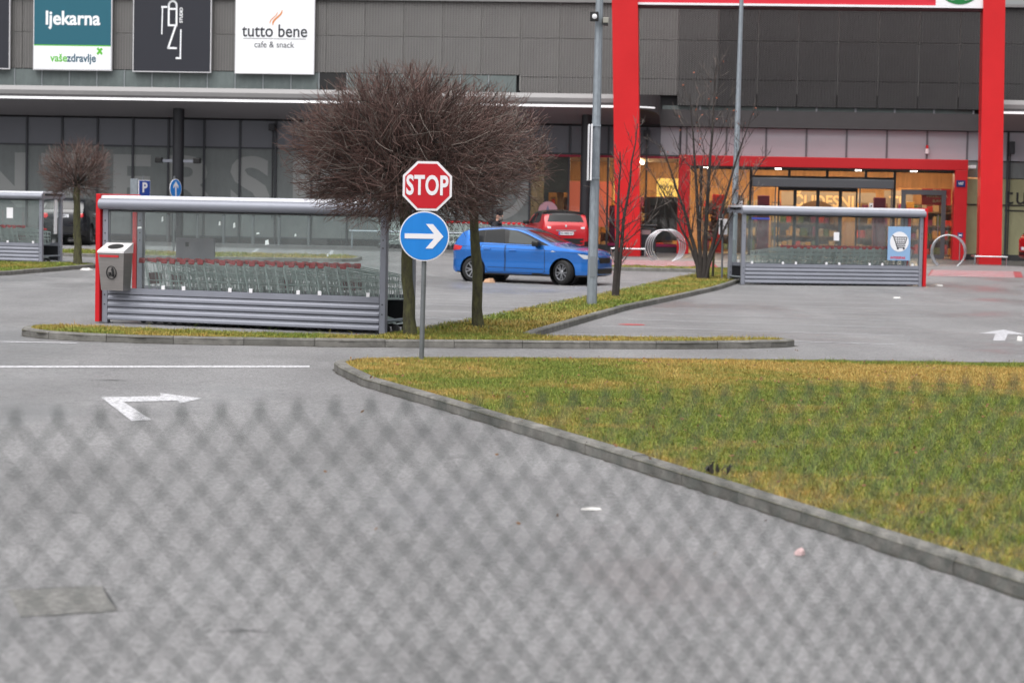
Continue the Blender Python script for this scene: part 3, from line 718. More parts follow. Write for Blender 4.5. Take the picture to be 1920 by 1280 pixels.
text('ČUDESNI', .62, mat('banner cream', (.8, .55, .3), .6, emit=(1, .6, .25), estr=.0), 'lettering', bn, (11.6, 5.19, 2.02), .92, .012, .002)
bn2 = MB().box(13.9, 15.0, 4.8, 4.84, 1.75, 2.5).build('hanging_banner', MATS['banner taupe'], bld); text('T!', .6, MATS['banner cream'], 'lettering', bn2, (14.35, 4.79, 2.05), 1, .012, .002)
ap = [(11.25 + .95 * math.cos(t), 1.1 + .95 * math.sin(t)) for t in [PI * i / 16 for i in range(17)]] + [(11.25 + .72 * math.cos(t), 1.1 + .72 * math.sin(t)) for t in [PI * i / 16 for i in range(16, -1, -1)]]
MB().prism(ap, 3.0, 3.1).build('wooden_arch', mat('brown arch', (.16, .09, .05), .6), bld)
for x, m_ in ((7.3, red_film), (8.05, goods[4]), (9.0, goods[5]), (13.3, goods[5])): MB().bbox(x, x + .45, 1.4, 1.7, 0, 2.2, .02).build('display_stand', m_, bld)
# bay between canopy end and portal: posters, display, flower shelf
MB().box(1.05, 2.0, .4, .45, 2.15, 3.5).build('window_blind', mat('grey blind', (.16, .17, .165), .8), bld)
MB().box(1.9, 3.5, 1.6, 1.65, .9, 2.6).build('coral_poster', mat('coral poster', (.62, .13, .09), .6, emit=(1, .25, .14), estr=.25), bld)
MB().box(1.5, 1.75, .9, 1.0, .2, 2.2).build('wood_post', wood, bld)
MB().box(4.9, 6.05, .25, .32, .45, 2.05).build('grey_display', mat('grey display', (.13, .135, .14), .5), bld)
MB().box(5.05, 5.55, .22, .248, .9, 1.75).box(5.6, 6.0, .22, .248, .95, 1.85).build('display_screen', mat('dark poster', (.05, .045, .05), .3), bld)
yl = mat('yellow light box', (.9, .6, .1), .5, emit=(1, .62, .14), estr=1.1)
yb = MB().box(5.25, 6.06, .5, .55, 2.08, 2.75).box(3.65, 4.6, .6, .65, 1.9, 2.75).build('yellow_sign', yl, bld); text('POVRĆE', .22, goods[4], 'lettering', yb, (5.72, .49, 2.42), 1, .004, .001)
MB().box(3.5, 4.7, .55, .7, .3, 1.7).build('magenta_display', mat('magenta poster', (.28, .02, .06), .6), bld)
MB().box(3.5, 6.05, -.04, -.03, .22, .32).build('magenta_strip', mat('magenta strip', lin(130, 14, 70), .5), bld)
pd = MB().prism(disc(1.25, 1.45, .36), -.03, -.022).build('round_sticker', mat('pink sticker', lin(196, 150, 164), .5), bld)
MB().prism([(1.18, 1.2), (1.36, 1.24), (1.3, 1.5), (1.24, 1.68), (1.16, 1.45)], -.036, -.031).build('icon', mat('grey blue print', lin(120, 118, 150), .5), pd)
# right of the portal: film covered windows
rx = [16.55, 18.0, 19.45, 20.9, 22.4, 24, 26, 28, 30]
for a, b in zip(rx, rx[1:]):
    for z0, z1, m_ in ((.2, 1.98, win_olive), (2.02, 2.95, win_olive), (2.98, 3.56, win)): MB().box(a + .03, b - .03, .02, .035, z0, z1).build('pane', m_, bld)
    MB().box(a + .03, b - .03, -.02, .05, 1.98, 2.02).build('transom', frd, bld)
    put(mul, 'mullion', bld, (b, .02, 0))
MB().box(16.55, 45, -.02, .15, -.4, .2).build('plinth', concrete_dark, bld)
MB().box(17.2, 45, 1.5, 1.6, 0, 4.6).build('interior_wall', room, bld)
for i, ch in enumerate('tutto bene'): 
    if ch != ' ': text(ch, .95, black_plastic, 'window_letter', bld, (18.1 + .42 * i, .0, 2.33), .95, 0, .002)
MB().box(17.95, 22.2, -.004, .01, 1.78, 1.83).build('window_line', black_plastic, bld)
MB().prism([(16.95, 2.72), (17.3, 2.72), (17.32, 2.3)], -.004, .01).build('window_star', red_film, bld)
MB().bbox(18.0, 18.2, -.4, -.05, 3.85, 4.3, .02).box(18.06, 18.1, -.1, -.06, .0, 3.9).build('wall_lamp', dark_metal, bld)

# ------------------------------------------------------------------ sign boards hung on the cladding
def board(name, label, x0, x1, z0, z1, m, group='shop sign boards on the cladding'):
    p = fw_((x0 + x1) / 2, -.16, z0); r = thing(name, label, 'sign', p[:], BA, group); w_ = (x1 - x0) / 2
    MB().box(-w_, w_, -.06, .05, 0, z1 - z0).build('panel', m, r)
    MB().box(-w_ - .03, -w_, -.064, .06, -.03, z1 - z0 + .03).box(w_, w_ + .03, -.064, .06, -.03, z1 - z0 + .03).box(-w_, w_, -.064, .06, -.03, 0).box(-w_, w_, -.064, .06, z1 - z0, z1 - z0 + .03).build('frame', mat('board frame', lin(220, 220, 224), .4, .2), r)
    MB().box(-w_ * .7, -w_ * .6, .05, .16, .2, z1 - z0 - .2).box(w_ * .6, w_ * .7, .05, .16, .2, z1 - z0 - .2).build('bracket', dark_metal, r)
    return r
navy = mat('navy board', lin(34, 36, 46), .5); wt = mat('white board', lin(244, 246, 250), .5); teal = mat('teal board', lin(26, 94, 112), .5)
lw = mat('white lettering', lin(244, 246, 250), .5); ink = mat('ink lettering', lin(36, 38, 48), .5); lime = mat('lime lettering', lin(92, 186, 48), .5); tealt = mat('teal lettering', lin(32, 84, 106), .5); copper = mat('copper print', lin(216, 140, 84), .5)
board('sign_board', 'dark navy sign board cut off by the picture edge', -22.3, -19.33, 6.43, 9.45, navy)
r = board('sign_board', 'teal and white pharmacy sign board reading ljekarna', -18.36, -15.38, 6.42, 9.5, teal)
MB().box(-1.485, 1.485, -.075, -.062, .005, .88).build('lower_panel', wt, r); MB().box(-1.485, 1.485, -.078, -.07, .88, .92).build('stripe', lime, r)
text('ljekarna', .72, lw, 'lettering', r, (0, -.066, 1.90), .94, .018, .003)
text('vaše', .42, lime, 'lettering', r, (-.52, -.078, .42), .9, .008, .002); text('zdravlje', .42, tealt, 'lettering', r, (.36, -.078, .42), .86, .010, .002)
MB().prism([(.93, .78), (1.02, .70), (.93, .62), (1.0, .55), (1.06, .63), (1.13, .55), (1.18, .62), (1.11, .70), (1.19, .77), (1.12, .83), (1.05, .77), (1.0, .85)], -.08, -.075).build('cross_logo', lime, r)
r = board('sign_board', 'dark navy studio sign board with a white line monogram', -14.51, -11.57, 6.40, 9.5, navy)
g_ = MB()
def stroke(pts, w_=.035):
    for (xa, za), (xb, zb) in zip(pts, pts[1:]):
        d = Vector((xb - xa, zb - za)); n2 = Vector((-d.y, d.x)).normalized() * w_; d = d.normalized() * w_ * .9
        g_.prism([(xa - d.x + n2.x, za - d.y + n2.y), (xb + d.x + n2.x, zb + d.y + n2.y), (xb + d.x - n2.x, zb + d.y - n2.y), (xa - d.x - n2.x, za - d.y - n2.y)], -.075, -.0625)
stroke([(-.13, 1.72), (-.13, 2.45)]); stroke([(.17, 1.72), (.17, 2.45)]); stroke([(-.13, 1.72), (.17, 1.72)]); stroke([(-.13, 2.33), (.17, 2.33)])
stroke([(.02 + .15 * math.cos(t), 2.45 + .17 * math.sin(t)) for t in [PI * i / 8 for i in range(9)]])
stroke([(.14, 1.70), (-.14, .87)]); stroke([(-.14, .87), (.16, .87)])
stroke([(-.39, 2.4), (-.22, 2.4)]); stroke([(-.37, 2.4), (-.39, 1.4)], .022)
stroke([(.34, 1.55), (.33, .52)], .026); stroke([(.33, .5), (.19, .5)])
g_.build('logo', lw, r); text('STUDIO', .16, lw, 'lettering', r, (.35, -.066, 2.1), 1, .005, .002, spin=PI / 2)
r = board('sign_board', 'white cafe sign board reading tutto bene with copper steam', -10.6, -7.64, 6.39, 9.5, wt)
text('tutto bene', .66, ink, 'lettering', r, (0, -.066, 1.55), .88, .006, .002)
MB().box(-1.2, 1.18, -.066, -.0615, 1.27, 1.285).build('rule', ink, r); text('cafe & snack', .33, ink, 'lettering', r, (-.02, -.066, 1.05), .92, .0, .002)
def swirl(ox, wmax, h0, h1, a):
    L_ = []; R_ = []
    for i in range(15):
        t = i / 14; x = ox + a * (t - .18 * math.sin(2 * PI * t * .95)) ; z = h0 + (h1 - h0) * t; w_ = wmax * math.sin(PI * t) ** .8 + .004
        L_.append((x - w_, z)); R_.append((x + w_, z))
    return L_ + R_[::-1]
MB().prism(swirl(-.08, .045, 1.76, 2.36, .33), -.067, -.0615).prism(swirl(-.19, .02, 1.82, 2.28, .26), -.067, -.0615).build('steam_logo', copper, r)
# ------------------------------------------------------------------ the red gate
gp = fw_(10.5, -4.2, 0)
gate = thing('entrance_gate', 'tall red entrance gate with a wide sign across its top', 'gate', gp[:], BA)
def pillar(xa, xb, ta, tb):
    z1 = 11.2; mb = MB(); d0, d1 = -.45, .45
    b = [(xa, d0), (xb, d0), (xb, d1), (xa, d1)]; f = 11.2 / 8.85
    t = [(xa + (ta - xa) * f, d0), (xb + (tb - xb) * f, d0), (xb + (tb - xb) * f, d1), (xa + (ta - xa) * f, d1)]
    mb.add([(x, y, -.3) for x, y in b] + [(x, y, z1) for x, y in t], [(0, 1, 5, 4), (1, 2, 6, 5), (2, 3, 7, 6), (3, 0, 4, 7), (4, 5, 6, 7), (0, 3, 2, 1)])
    p = mb.build('pillar', gate_red, gate)
    MB().tube([(xa - .16, d0 - .14, .2), (xb + .16, d0 - .14, .2), (xb + .16, d1 + .14, .2), (xa - .16, d1 + .14, .2), (xa - .16, d0 - .14, .2)], .03, 8).build('guard_rail', chrome, p)
    for (x, y) in ((xa - .16, d0 - .14), (xb + .16, d0 - .14)): MB().tube([(x, y, -.2), (x, y, .2)], .028, 8).build('rail_post', chrome, p)
pillar(4.05 - 10.5, 4.92 - 10.5, 3.72 - 10.5, 4.62 - 10.5)
pillar(16.60 - 10.5, 17.36 - 10.5, 16.46 - 10.5, 17.2 - 10.5)
sign_red = mat('sign red', lin(206, 34, 54), .45)
sp_ = MB().bbox(-6.0, 5.96, -.3, .3, 8.78, 11.1, .01).build('sign_panel', sign_red, gate)
MB().box(-6.03, 5.99, -.34, .34, 8.70, 8.775).box(4.36, 5.96, -.33, -.302, 8.78, 11.0).build('sign_border', white_paint, sp_)
MB().box(-5.95, 5.95, -.25, .25, 8.62, 8.695).build('sign_underside', mat('maroon', lin(60, 16, 24), .6), sp_)
text('INTERSPAR', 2.0, white_paint, 'lettering', sp_, (-.9, -.31, 9.62), 1.05, .03, .006)
lg = MB().prism(disc(5.16, 9.62, .80, 40), -.345, -.332).build('round_logo', mat('logo green', lin(0, 112, 52), .5), sp_)
MB().prism(disc(4.93, 9.16, .19, 20), -.352, -.346).prism(disc(5.39, 9.16, .19, 20), -.352, -.346).prism([(5.16, 10.3), (4.75, 9.5), (5.57, 9.5)], -.352, -.346).build('logo_mark', white_paint, lg)

# ------------------------------------------------------------------ traffic signs
sig = thing('traffic_sign', 'red octagonal stop sign above a round blue arrow sign on one pole', 'road sign', (-1.10, 27.22, .08))
zp = mat('grey sign pole', lin(112, 116, 120), .5, .4, var=.12, vscale=8)
MB().tube([(0, 0, -.2), (.012, 0, 1.1), (.03, 0, 2.40)], .030, 12).build('pole', zp, sig, True)
def octagon(r): return [(r * math.cos(PI / 8 + i * PI / 4), r * math.sin(PI / 8 + i * PI / 4)) for i in range(8)]
sw = mat('reflective white', lin(226, 224, 230), .4); sr = mat('reflective red', lin(186, 14, 34), .35, var=.03, vscale=5); sb = mat('reflective blue', lin(20, 122, 206), .35, var=.05, vscale=3, stretch=(3, 1, .3))
o8 = MB().prism([(x + .038, z + 2.115) for x, z in octagon(.322)], -.055, -.045).build('stop_plate', sw, sig)
MB().prism([(x + .038, z + 2.115) for x, z in octagon(.291)], -.059, -.0555).build('red_face', sr, o8)
text('STOP', .325, sw, 'lettering', o8, (.036, -.062, 2.112), .63, .0095, .0012, spacing=1.06)
MB().prism([(x + .038, z + 2.115) for x, z in octagon(.318)], -.0445, -.041).build('back_plate', zinc, o8)
bl = MB().prism(disc(.012, 1.508, .302, 48), -.055, -.045).build('arrow_plate', sw, sig)
MB().prism(disc(.012, 1.508, .288, 48), -.059, -.0555).build('blue_face', sb, bl)
MB().prism([(-.225, 1.478), (.13, 1.478), (.03, 1.36), (.115, 1.36), (.245, 1.508), (.115, 1.656), (.03, 1.656), (.13, 1.538), (-.225, 1.538)], -.0635, -.0595).build('arrow', sw, bl)
for z in (1.3, 1.7, 1.95, 2.3): MB().lathe([(.037, z - .015), (.037, z + .015)], 12, 'Z', (.03 if z > 1.9 else .015, 0, 0)).build('clamp', zinc, sig)
MB().box(.028, .0295, -.02, .02, .72, .86).build('sticker', white_paint, sig)

def post_sign(label, loc, rz, round_):
    r = thing('traffic_sign', label, 'road sign', loc, rz)
    MB().tube([(0, 0, -.1), (0, 0, 2.5)], .032, 10).build('pole', zp, r, True)
    if round_:
        q = MB().prism(disc(0, 2.1, .31, 36), -.06, -.045).build('plate', sw, r); MB().prism(disc(0, 2.1, .29, 36), -.064, -.0605).build('blue_face', sb, q)
        MB().prism([(-.03, 1.86), (.03, 1.86), (.03, 2.2), (.13, 2.1), (.13, 2.19), (0, 2.33), (-.13, 2.19), (-.13, 2.1), (-.03, 2.2)], -.068, -.0645).build('arrow', sw, q)
    else:
        q = MB().bbox(-.24, .24, -.07, -.045, 1.85, 2.36, .006).build('plate', sw, r); MB().box(-.225, .225, -.074, -.0705, 1.865, 2.345).build('blue_face', mat('parking blue', lin(24, 62, 150), .4), q)
        text('P', .42, sw, 'lettering', q, (0, -.077, 2.12), 1, .012, .001)
        MB().bbox(-.24, .24, -.07, -.045, 1.58, 1.83, .006).build('lower_plate', sw, r); MB().box(-.2, .2, -.076, -.0705, 1.74, 1.79).build('red_bar', red_paint, r)
        MB().bbox(-.26, -.20, -.02, .3, 1.58, 2.4, .006).build('side_plate', zinc, r)
post_sign('blue square parking sign on a thin pole behind the trolley shelter', (-11.6, 70.0, gz(70)), math.radians(52), False)
post_sign('round blue sign with an upward arrow turned sideways', (-10.93, 72.0, gz(72)), math.radians(62), True)
r = thing('notice_post', 'thin grey post with a small white plate beside the lamp post', 'post', (5.55, 57.6 + 2.2, gz(59.8) + .08))
MB().tube([(0.02, 0, -.1), (0, 0, 1.75)], .028, 8).build('pole', zp, r, True); MB().bbox(-.1, .13, -.05, -.03, 1.2, 1.62, .005).build('plate', sw, r); MB().bbox(-.07, .0, -.09, -.052, 1.15, 1.6, .006).build('box', black_plastic, r)

# ------------------------------------------------------------------ lamp posts
def lamp_post(label, loc, h, r0, r1, lean):
    r = thing('lamp_post', label, 'lamp post', loc)
    mb = MB(); n_ = 8
    mb.tube([(0, 0, -.2), (lean * .25, 0, h * .25), (lean * .5, 0, h * .5), (lean, 0, h)], [r0, r0 + (r1 - r0) * .25, (r0 + r1) / 2, r1], n_)
    pole = mb.build('pole', zinc, r)
    MB().box(-.05, .05, -r0 * 1.02, -r0 * .9, .55, .95).build('hatch', mat('hatch plate', lin(128, 134, 140), .5, .4), pole)
    MB().tube([(lean, 0, h - .1), (lean, -.3, h + .15), (lean, -.9, h + .2)], .04, 8).build('arm', zinc, r)
    MB().bbox(lean - .14, lean + .14, -1.5, -.85, h + .13, h + .25, .03).build('lamp_head', mat('lamp head', lin(120, 124, 130), .4, .4), r)
    return r
lp = lamp_post('galvanised lamp post carrying a camera, between the blue car and the gate', (1.54, 43.67, .08), 8.0, .10, .062, .03)
MB().box(-.10, -.075, -.55, .12, 2.42, 3.50).build('edge_on_sign', white_paint, lp); MB().box(-.14, -.125, -.3, .3, 2.42, 3.50).build('edge_on_sign', white_paint, lp)
for z in (2.45, 3.47): MB().box(-.13, .1, -.1, .1, z, z + .03).build('strap', zinc, lp)
cm = MB().bbox(-.16, -.0, -.26, -.1, 5.48, 5.66, .012).build('flood_lamp', black_plastic, lp); MB().lathe([(.001, -.29), (.045, -.275), (.05, -.262)], 16, 'Y', (-.075, 0, 5.565)).build('lens', white_paint, cm)
MB().bbox(.09, .2, -.2, .02, 5.45, 5.56, .012).build('camera_box', mat('camera grey', lin(150, 148, 140), .5), lp); MB().box(.1, .19, -.21, .0, 5.41, 5.446).build('camera_base', black_plastic, lp)
lamp_post('plain galvanised lamp post behind the far end of the long island', (6.30, 64.37, gz(64.4) + .08), 9.2, .105, .05, .06)

# ------------------------------------------------------------------ shopping trolleys
wire_m = mat('trolley wire', lin(196, 210, 208), .35, .2)
h_red = mat('trolley handle red', lin(206, 18, 32), .35)
caster = mat('caster grey', lin(70, 70, 72), .6)
def cart_meshes(n_side=8, wr=.0055, big=False):
    """trolley facing +x: handle at x=0, nose at x=.92"""
    M = {}
    b = MB()
    z0b, z1b, z0f, z1f = .48, .98, .52, .86         # basket floor / rim at back and nose
    wb, wf = .27, .20
    def side(x, t, s): # t 0 floor,1 rim
        u = (x - .08) / .84; z0 = z0b + (z0f - z0b) * u; z1 = z1b + (z1f - z1b) * u; ww = (wb + (wf - wb) * u) * (.86 + .14 * t)
        return (x, s * ww, z0 + (z1 - z0) * t)
    for s in (-1, 1):
        for t, rr in ((1, .008), (.7, wr), (.42, .006), (.0, .006)): b.tube([side(.08, t, s), side(.5, t, s), side(.92, t, s)], rr, 5, False)
        for i in range(n_side):
            x = .1 + .82 * i / (n_side - 1); b.tube([side(min(.92, x + .07), 0, s), side(x, 1, s)], wr, 4, False)
    for t, rr in ((1, .008), (.7, wr), (.42, .006), (0, .006)): b.tube([side(.92, t, -1), side(.92, t, 1)], rr, 5, False)
    for i in range(5):
        y = -1 + 2 * i / 4; b.tube([(.92, wf * .86 * y, .52), (.92, wf * y, .86)], wr, 4, False)
        b.tube([(.08, wb * .86 * y, .48), (.92, wf * .86 * y, .52)], wr, 4, False)
    M['basket'] = b.mesh('basket', wire_m)
    f = MB()
    for s in (-1, 1):
        f.tube([(0, s * .25, 1.0), (.06, s * .26, .98), (.16, s * .25, .50), (.12, s * .25, .30), (.05, s * .26, .13)], .012, 6)
        f.tube([(.12, s * .25, .30), (.5, s * .21, .24), (.88, s * .16, .14)], .012, 6)
        f.tube([(.18, s * .25, .49), (.5, s * .21, .24)], .008, 5)
    f.tube([(.88, -.16, .14), (.88, .16, .14)], .012, 6).tube([(.12, -.25, .3), (.12, .25, .3)], .01, 6)
    for i in range(5): f.tube([(.14, -.18 + .09 * i, .29), (.84, -.13 + .065 * i, .17)], wr, 4, False)
    M['frame'] = f.mesh('frame', wire_m)
    M['handle'] = MB().tube([(0, -.27, 1.0), (-.01, -.12, 1.005), (-.01, .12, 1.005), (0, .27, 1.0)], .019, 8).bbox(-.03, .05, -.07, .07, .965, 1.03, .012).bbox(-.04, .07, -.285, -.225, .95, 1.035, .018).bbox(-.04, .07, .225, .285, .95, 1.035, .018).mesh('handle', h_red)
    M['child_seat'] = MB().box(.10, .115, -.2, .2, .62, .80).mesh('child_seat', mat('child seat maroon', lin(120, 24, 34), .5))
    M['wheel'] = MB().lathe([(.02, -.018), (.052, -.018), (.058, -.008), (.058, .008), (.052, .018), (.02, .018)], 12, 'Y').box(-.012, .012, -.024, -.019, 0, .075).box(-.012, .012, .019, .024, 0, .075).mesh('wheel', caster)
    return M
CM = cart_meshes()
ORD = 'first second third fourth fifth sixth seventh eighth ninth tenth eleventh twelfth thirteenth fourteenth fifteenth sixteenth seventeenth eighteenth nineteenth twentieth twenty-first twenty-second twenty-third twenty-fourth twenty-fifth twenty-sixth'.split()
def cart_row(n_, label, group, p0, ang, pitch, first=None, last=None, seat=(), wheels=True, from_nose=False):
    d = Vector((math.cos(ang), math.sin(ang), 0))
    for k in range(n_):
        p = Vector(p0) + d * (pitch * k + random.uniform(-.022, .022)); p += Vector((-d.y, d.x, 0)) * random.uniform(-.012, .012)
        lb = first if (k == 0 and first) else last if (k == n_ - 1 and last) else label % (ORD[n_ - 1 - k] if from_nose else ORD[k])
        r = thing('shopping_trolley', lb, 'shopping cart', (p.x, p.y, gz(p.y) + .004), ang + random.uniform(-.03, .03), group)
        for q in ('basket', 'frame', 'handle'): put(CM[q], q, r)
        if k in seat: put(CM['child_seat'], 'child_seat', r)
        if wheels:
            for x, y in ((.05, -.26), (.05, .26), (.88, -.16), (.88, .16)): put(CM['wheel'], 'wheel', r, (x, y, .058))

# ------------------------------------------------------------------ trolley shelters
sh_glass = glass('shelter glass', (.95, .98, .975), 1.0, .02, .05, (.66, .69, .69), ior=1.4)
roof_w = mat('shelter roof sheet', lin(186, 188, 196), .4, var=.06)
sign_blue = mat('soft blue board', lin(138, 172, 210), .45)
slat_prof = [(-.022, 0), (-.032, .014), (-.030, .05), (-.020, .075), (-.020, .098), (-.010, .104), (-.003, .104), (-.003, 0)]
def shelter(label, loc, rz, L=4.9, D=1.2, red_left=True, z=2.02, extras=None):
    r = thing('trolley_shelter', label, 'cart shelter', loc, rz, 'glass trolley shelters in the car park')
    X0, X1 = 0, L
    for x in (0.06, L - .06):
        for y in (.05, D - .05):
            p = MB().bbox(x - .05, x + .05, y - .05, y + .05, -.05, z - .14, .01).build('post', grey_alu, r)
            for zz in (.3, .45, 1.3, 1.42, 1.62): MB().lathe([(.011, -.006), (.011, 0)], 8, 'Y', (x, y - .05, zz)).build('bolt', dark_metal, p)
            MB().box(x - .08, x + .08, y - .08, y + .08, -.02, .012).build('foot_plate', dark_metal, p)
    # roof: rounded front and back beam with a pale sheet between
    prof = []
    for i in range(13):
        t = PI * (.5 + i / 12.0); prof.append((-.02 + .085 * math.cos(t), z - .14 + .085 * math.sin(t)))
    MB().xprism(prof + [(.08, z - .225), (.08, z - .055)], -.02, L + .02).build('front_beam', grey_alu, r, True, 30)
    MB().xprism([(D + .0, z - .2), (D + .08, z - .16), (D + .08, z - .08), (D, z - .055), (D - .08, z - .055), (D - .08, z - .2)], -.02, L + .02).build('back_beam', grey_alu, r)
    MB().xprism([(-.03, z - .052), (.0, z - .005), (D / 2, z + .004), (D, z - .005), (D + .03, z - .052)], -.015, L + .015).build('roof', roof_w, r)
    MB().box(.06, L - .06, .082, .12, z - .26, z - .2).build('gutter', dark_metal, r)
    for x in (.06, L - .06): MB().box(x - .04, x + .04, .1, D - .1, z - .2, z - .12).build('end_beam', grey_alu, r)
    # low slatted wall and glass, front and back
    for yy, nm in ((.03, -1), (D - .03, 1)):
        MB().box(.115, L - .115, yy - .03, yy + .03, .47, .565).build('rail', grey_alu, r)
        MB().box(.115, L - .115, yy - .002, yy + .002, .06, .47).build('gap_shade_sheet', dark_metal, r)  # dark sheet added behind the slats so their gaps look shaded
        for k in range(4):
            z0 = .055 + .104 * k
            pr = [(yy + (a if nm < 0 else -a), z0 + b * .90) for a, b in slat_prof]
            MB().xprism(pr, .115, L - .115).build('slat', grey_alu, r)
        n_p = 4; w_ = (L - .23) / n_p
        for k in range(n_p):
            a = .115 + w_ * k
            MB().box(a + .004, a + w_ - .004, yy - .004, yy + .004, .575, z - .24).build('glass_pane', sh_glass, r)
            for cx in (a + .18, a + w_ - .18):
                if k < n_p: MB().bbox(cx - .03, cx + .03, yy - .035, yy - .006 if nm < 0 else yy + .02, .555, .62, .006).build('glass_clip', white_paint, r)
    # the painted end frame
    xe = -.045 if red_left else L + .045
    for y in (.02, D - .02): MB().bbox(xe - .04, xe + .04, y - .07, y + .05, .02, z + .02, .008).build('end_post', red_paint, r)
    MB().bbox(xe - .04, xe + .04, .075, D - .095, z - .12, z + .02, .008).build('end_crossbar', red_paint, r)
    xo = L - .06 if red_left else .06
    MB().tube([(xo, .1, .2), (xo, D - .1, .2)], .022, 8).build('kick_rail', zinc, r)
    if red_left: MB().bbox(xo - .015, xo + .015, D - .42, D - .27, .82, z - .22, .005).build('white_board', white_paint, r)
    return r
s1 = shelter('nearest glass trolley shelter with a steel litter bin on its red end', (-6.52, 35.46, 0.0), math.radians(-20), 4.9)
MB().box(.75, 1.45, 1.05, 1.07, .95, 1.36).build('metal_sheet', mat('dull sheet metal', lin(158, 158, 166), .5, .2, var=.05), s1)
MB().box(.93, .98, 1.035, 1.048, 1.22, 1.29).build('sticker', dark_metal, s1)
for (x, z_) in ((.62, 1.50), (2.05, 1.58), (2.3, 1.55), (2.7, 1.46), (3.35, 1.44), (2.85, 1.30), (3.9, 1.15), (1.05, 1.62)): 
    a_, b_ = random.uniform(.015, .10), random.uniform(.02, .09)
    MB().prism([(x, z_), (x + a_, z_ + .01), (x + a_ * .8, z_ + b_), (x + a_ * .1, z_ + b_ * .8)], .0235, .0255).build('scraped_sticker', mat('sticker remains', lin(206, 214, 214), .7, var=.2), s1)
s2 = shelter('trolley shelter in front of the shop doors with a blue cart sign', (5.97, 58.75, gz(58.75)), math.radians(12.5), 5.08, red_left=False, z=2.08)
q = MB().bbox(4.05, 4.69, -.05, -.02, .70, 1.60, .006).build('cart_sign', sign_blue, s2)
MB().prism(disc(4.37, 1.20, .265, 40), -.056, -.0505).build('white_disc', white_paint, q)
ic = MB()
def st2(pts, w_=.012):
    for (xa, za), (xb, zb) in zip(pts, pts[1:]):
        d = Vector((xb - xa, zb - za)); n2 = Vector((-d.y, d.x)).normalized() * w_
        ic.prism([(xa + n2.x, za + n2.y), (xb + n2.x, zb + n2.y), (xb - n2.x, zb - n2.y), (xa - n2.x, za - n2.y)], -.061, -.0565)
st2([(4.16, 1.36), (4.2, 1.35), (4.29, 1.10), (4.54, 1.10)]); st2([(4.22, 1.32), (4.58, 1.32), (4.53, 1.15), (4.27, 1.15)], .01); st2([(4.24, 1.26), (4.56, 1.26)], .006); st2([(4.26, 1.2), (4.55, 1.2)], .006)
for x in (4.32, 4.38, 4.44, 4.50): st2([(x, 1.32), (x, 1.15)], .005)
st2([(4.29, 1.1), (4.31, 1.05), (4.52, 1.05)])
for x in (4.33, 4.5): ic.prism(disc(x, 1.02, .028, 14), -.061, -.0565)
ic.build('cart_icon', ink, q); text('INTERSPAR', .085, mat('sign text red', lin(200, 40, 60), .5), 'lettering', q, (4.34, -.052, .77), 1.0, .003, .001)
MB().box(.25, .75, -.012, -.002, 1.72, 1.77).build('blue_strip', mat('blue strip', lin(70, 84, 180), .5), s2)
MB().box(2.55, 2.7, .018, .024, 1.2, 1.42).build('paper_notice', white_paint, s2)
s3 = shelter('distant trolley shelter half cut off by the left picture edge', (-13.32 - 4.65, 63.17 + 1.44, gz(63.5)), math.radians(-17.2), 4.9)
MB().box(3.75, 3.95, .02, .026, 1.25, 1.55).build('paper_notice', white_paint, s3)
# trolleys: nested rows
c20 = math.radians(-20)
def on(s, x, y): 
    m = Matrix.Rotation(s.rotation_euler.z, 3, 'Z'); p = m @ Vector((x, y, 0)); return (s.location.x + p.x, s.location.y + p.y, 0)
cart_row(21, '%s trolley counted from the steel bin in the nearest shelter row', 'trolleys in the nearest shelter', on(s1, .55, .6), s1.rotation_euler.z, .173, 'hindmost trolley of the nearest shelter, half hidden by the steel bin', 'foremost trolley of the nearest shelter, its nose showing at the open end', (0, 2, 13, 19, 20))
cart_row(21, '%s trolley counted from the red end posts in the shelter by the doors', 'trolleys in the shelter by the doors', on(s2, 4.95, .6), s2.rotation_euler.z + PI, .176, 'rearmost trolley in the shelter by the doors, next to the red end posts', 'foremost trolley by the doors, its nose at the plain grey end')
cart_row(13, '%s trolley counted from the open end of the distant left shelter', 'trolleys in the distant left shelter', on(s3, 1.75, .6), s3.rotation_euler.z, .173, None, 'foremost trolley of the distant left shelter, close to the small round tree', (12,), from_nose=True)
p = fw_(.75, -1.9); cart_row(26, '%s trolley counted from the red car in the shop window row', 'trolleys along the shop front', (p.x, p.y, 0), BA + PI, .185, 'rearmost trolley of the shop front row, beside the red car', None, wheels=True)
rl = thing('trolley_rail', 'low steel rail in front of the trolleys by the shop window', 'rail', (fw_(-2.4, -2.4).x, fw_(-2.4, -2.4).y, gz(81)), BA)
MB().tube([(-3.4, 0, .62), (3.3, 0, .62)], .035, 8).build('bar', zinc, rl, True)
for x in (-3.3, -1.1, 1.1, 3.2): MB().tube([(x, 0, -.2), (x, 0, .62)], .03, 8).build('post', zinc, rl)
# bollards before the left windows
for k in range(6):
    p = fw_(-12.9 + 1.06 * k + (.06 if k % 2 else 0), -1.0 - .03 * k); b = thing('bollard', ['grey steel bollard nearest the dark column', 'second grey steel bollard from the dark column', 'third grey steel bollard from the dark column', 'fourth grey steel bollard from the dark column', 'fifth grey steel bollard from the dark column', 'grey steel bollard farthest from the dark column'][k], 'bollard', (p.x, p.y, gz(p.y)), BA, 'bollards seen through the near shelter')
    MB().tube([(0, 0, -.1), (0, 0, 1.05)], .06, 12).build('post', zp, b, True); MB().lathe([(.001, 1.09), (.045, 1.08), (.064, 1.052), (.064, 1.03)], 12).build('cap', dark_metal, b, True)

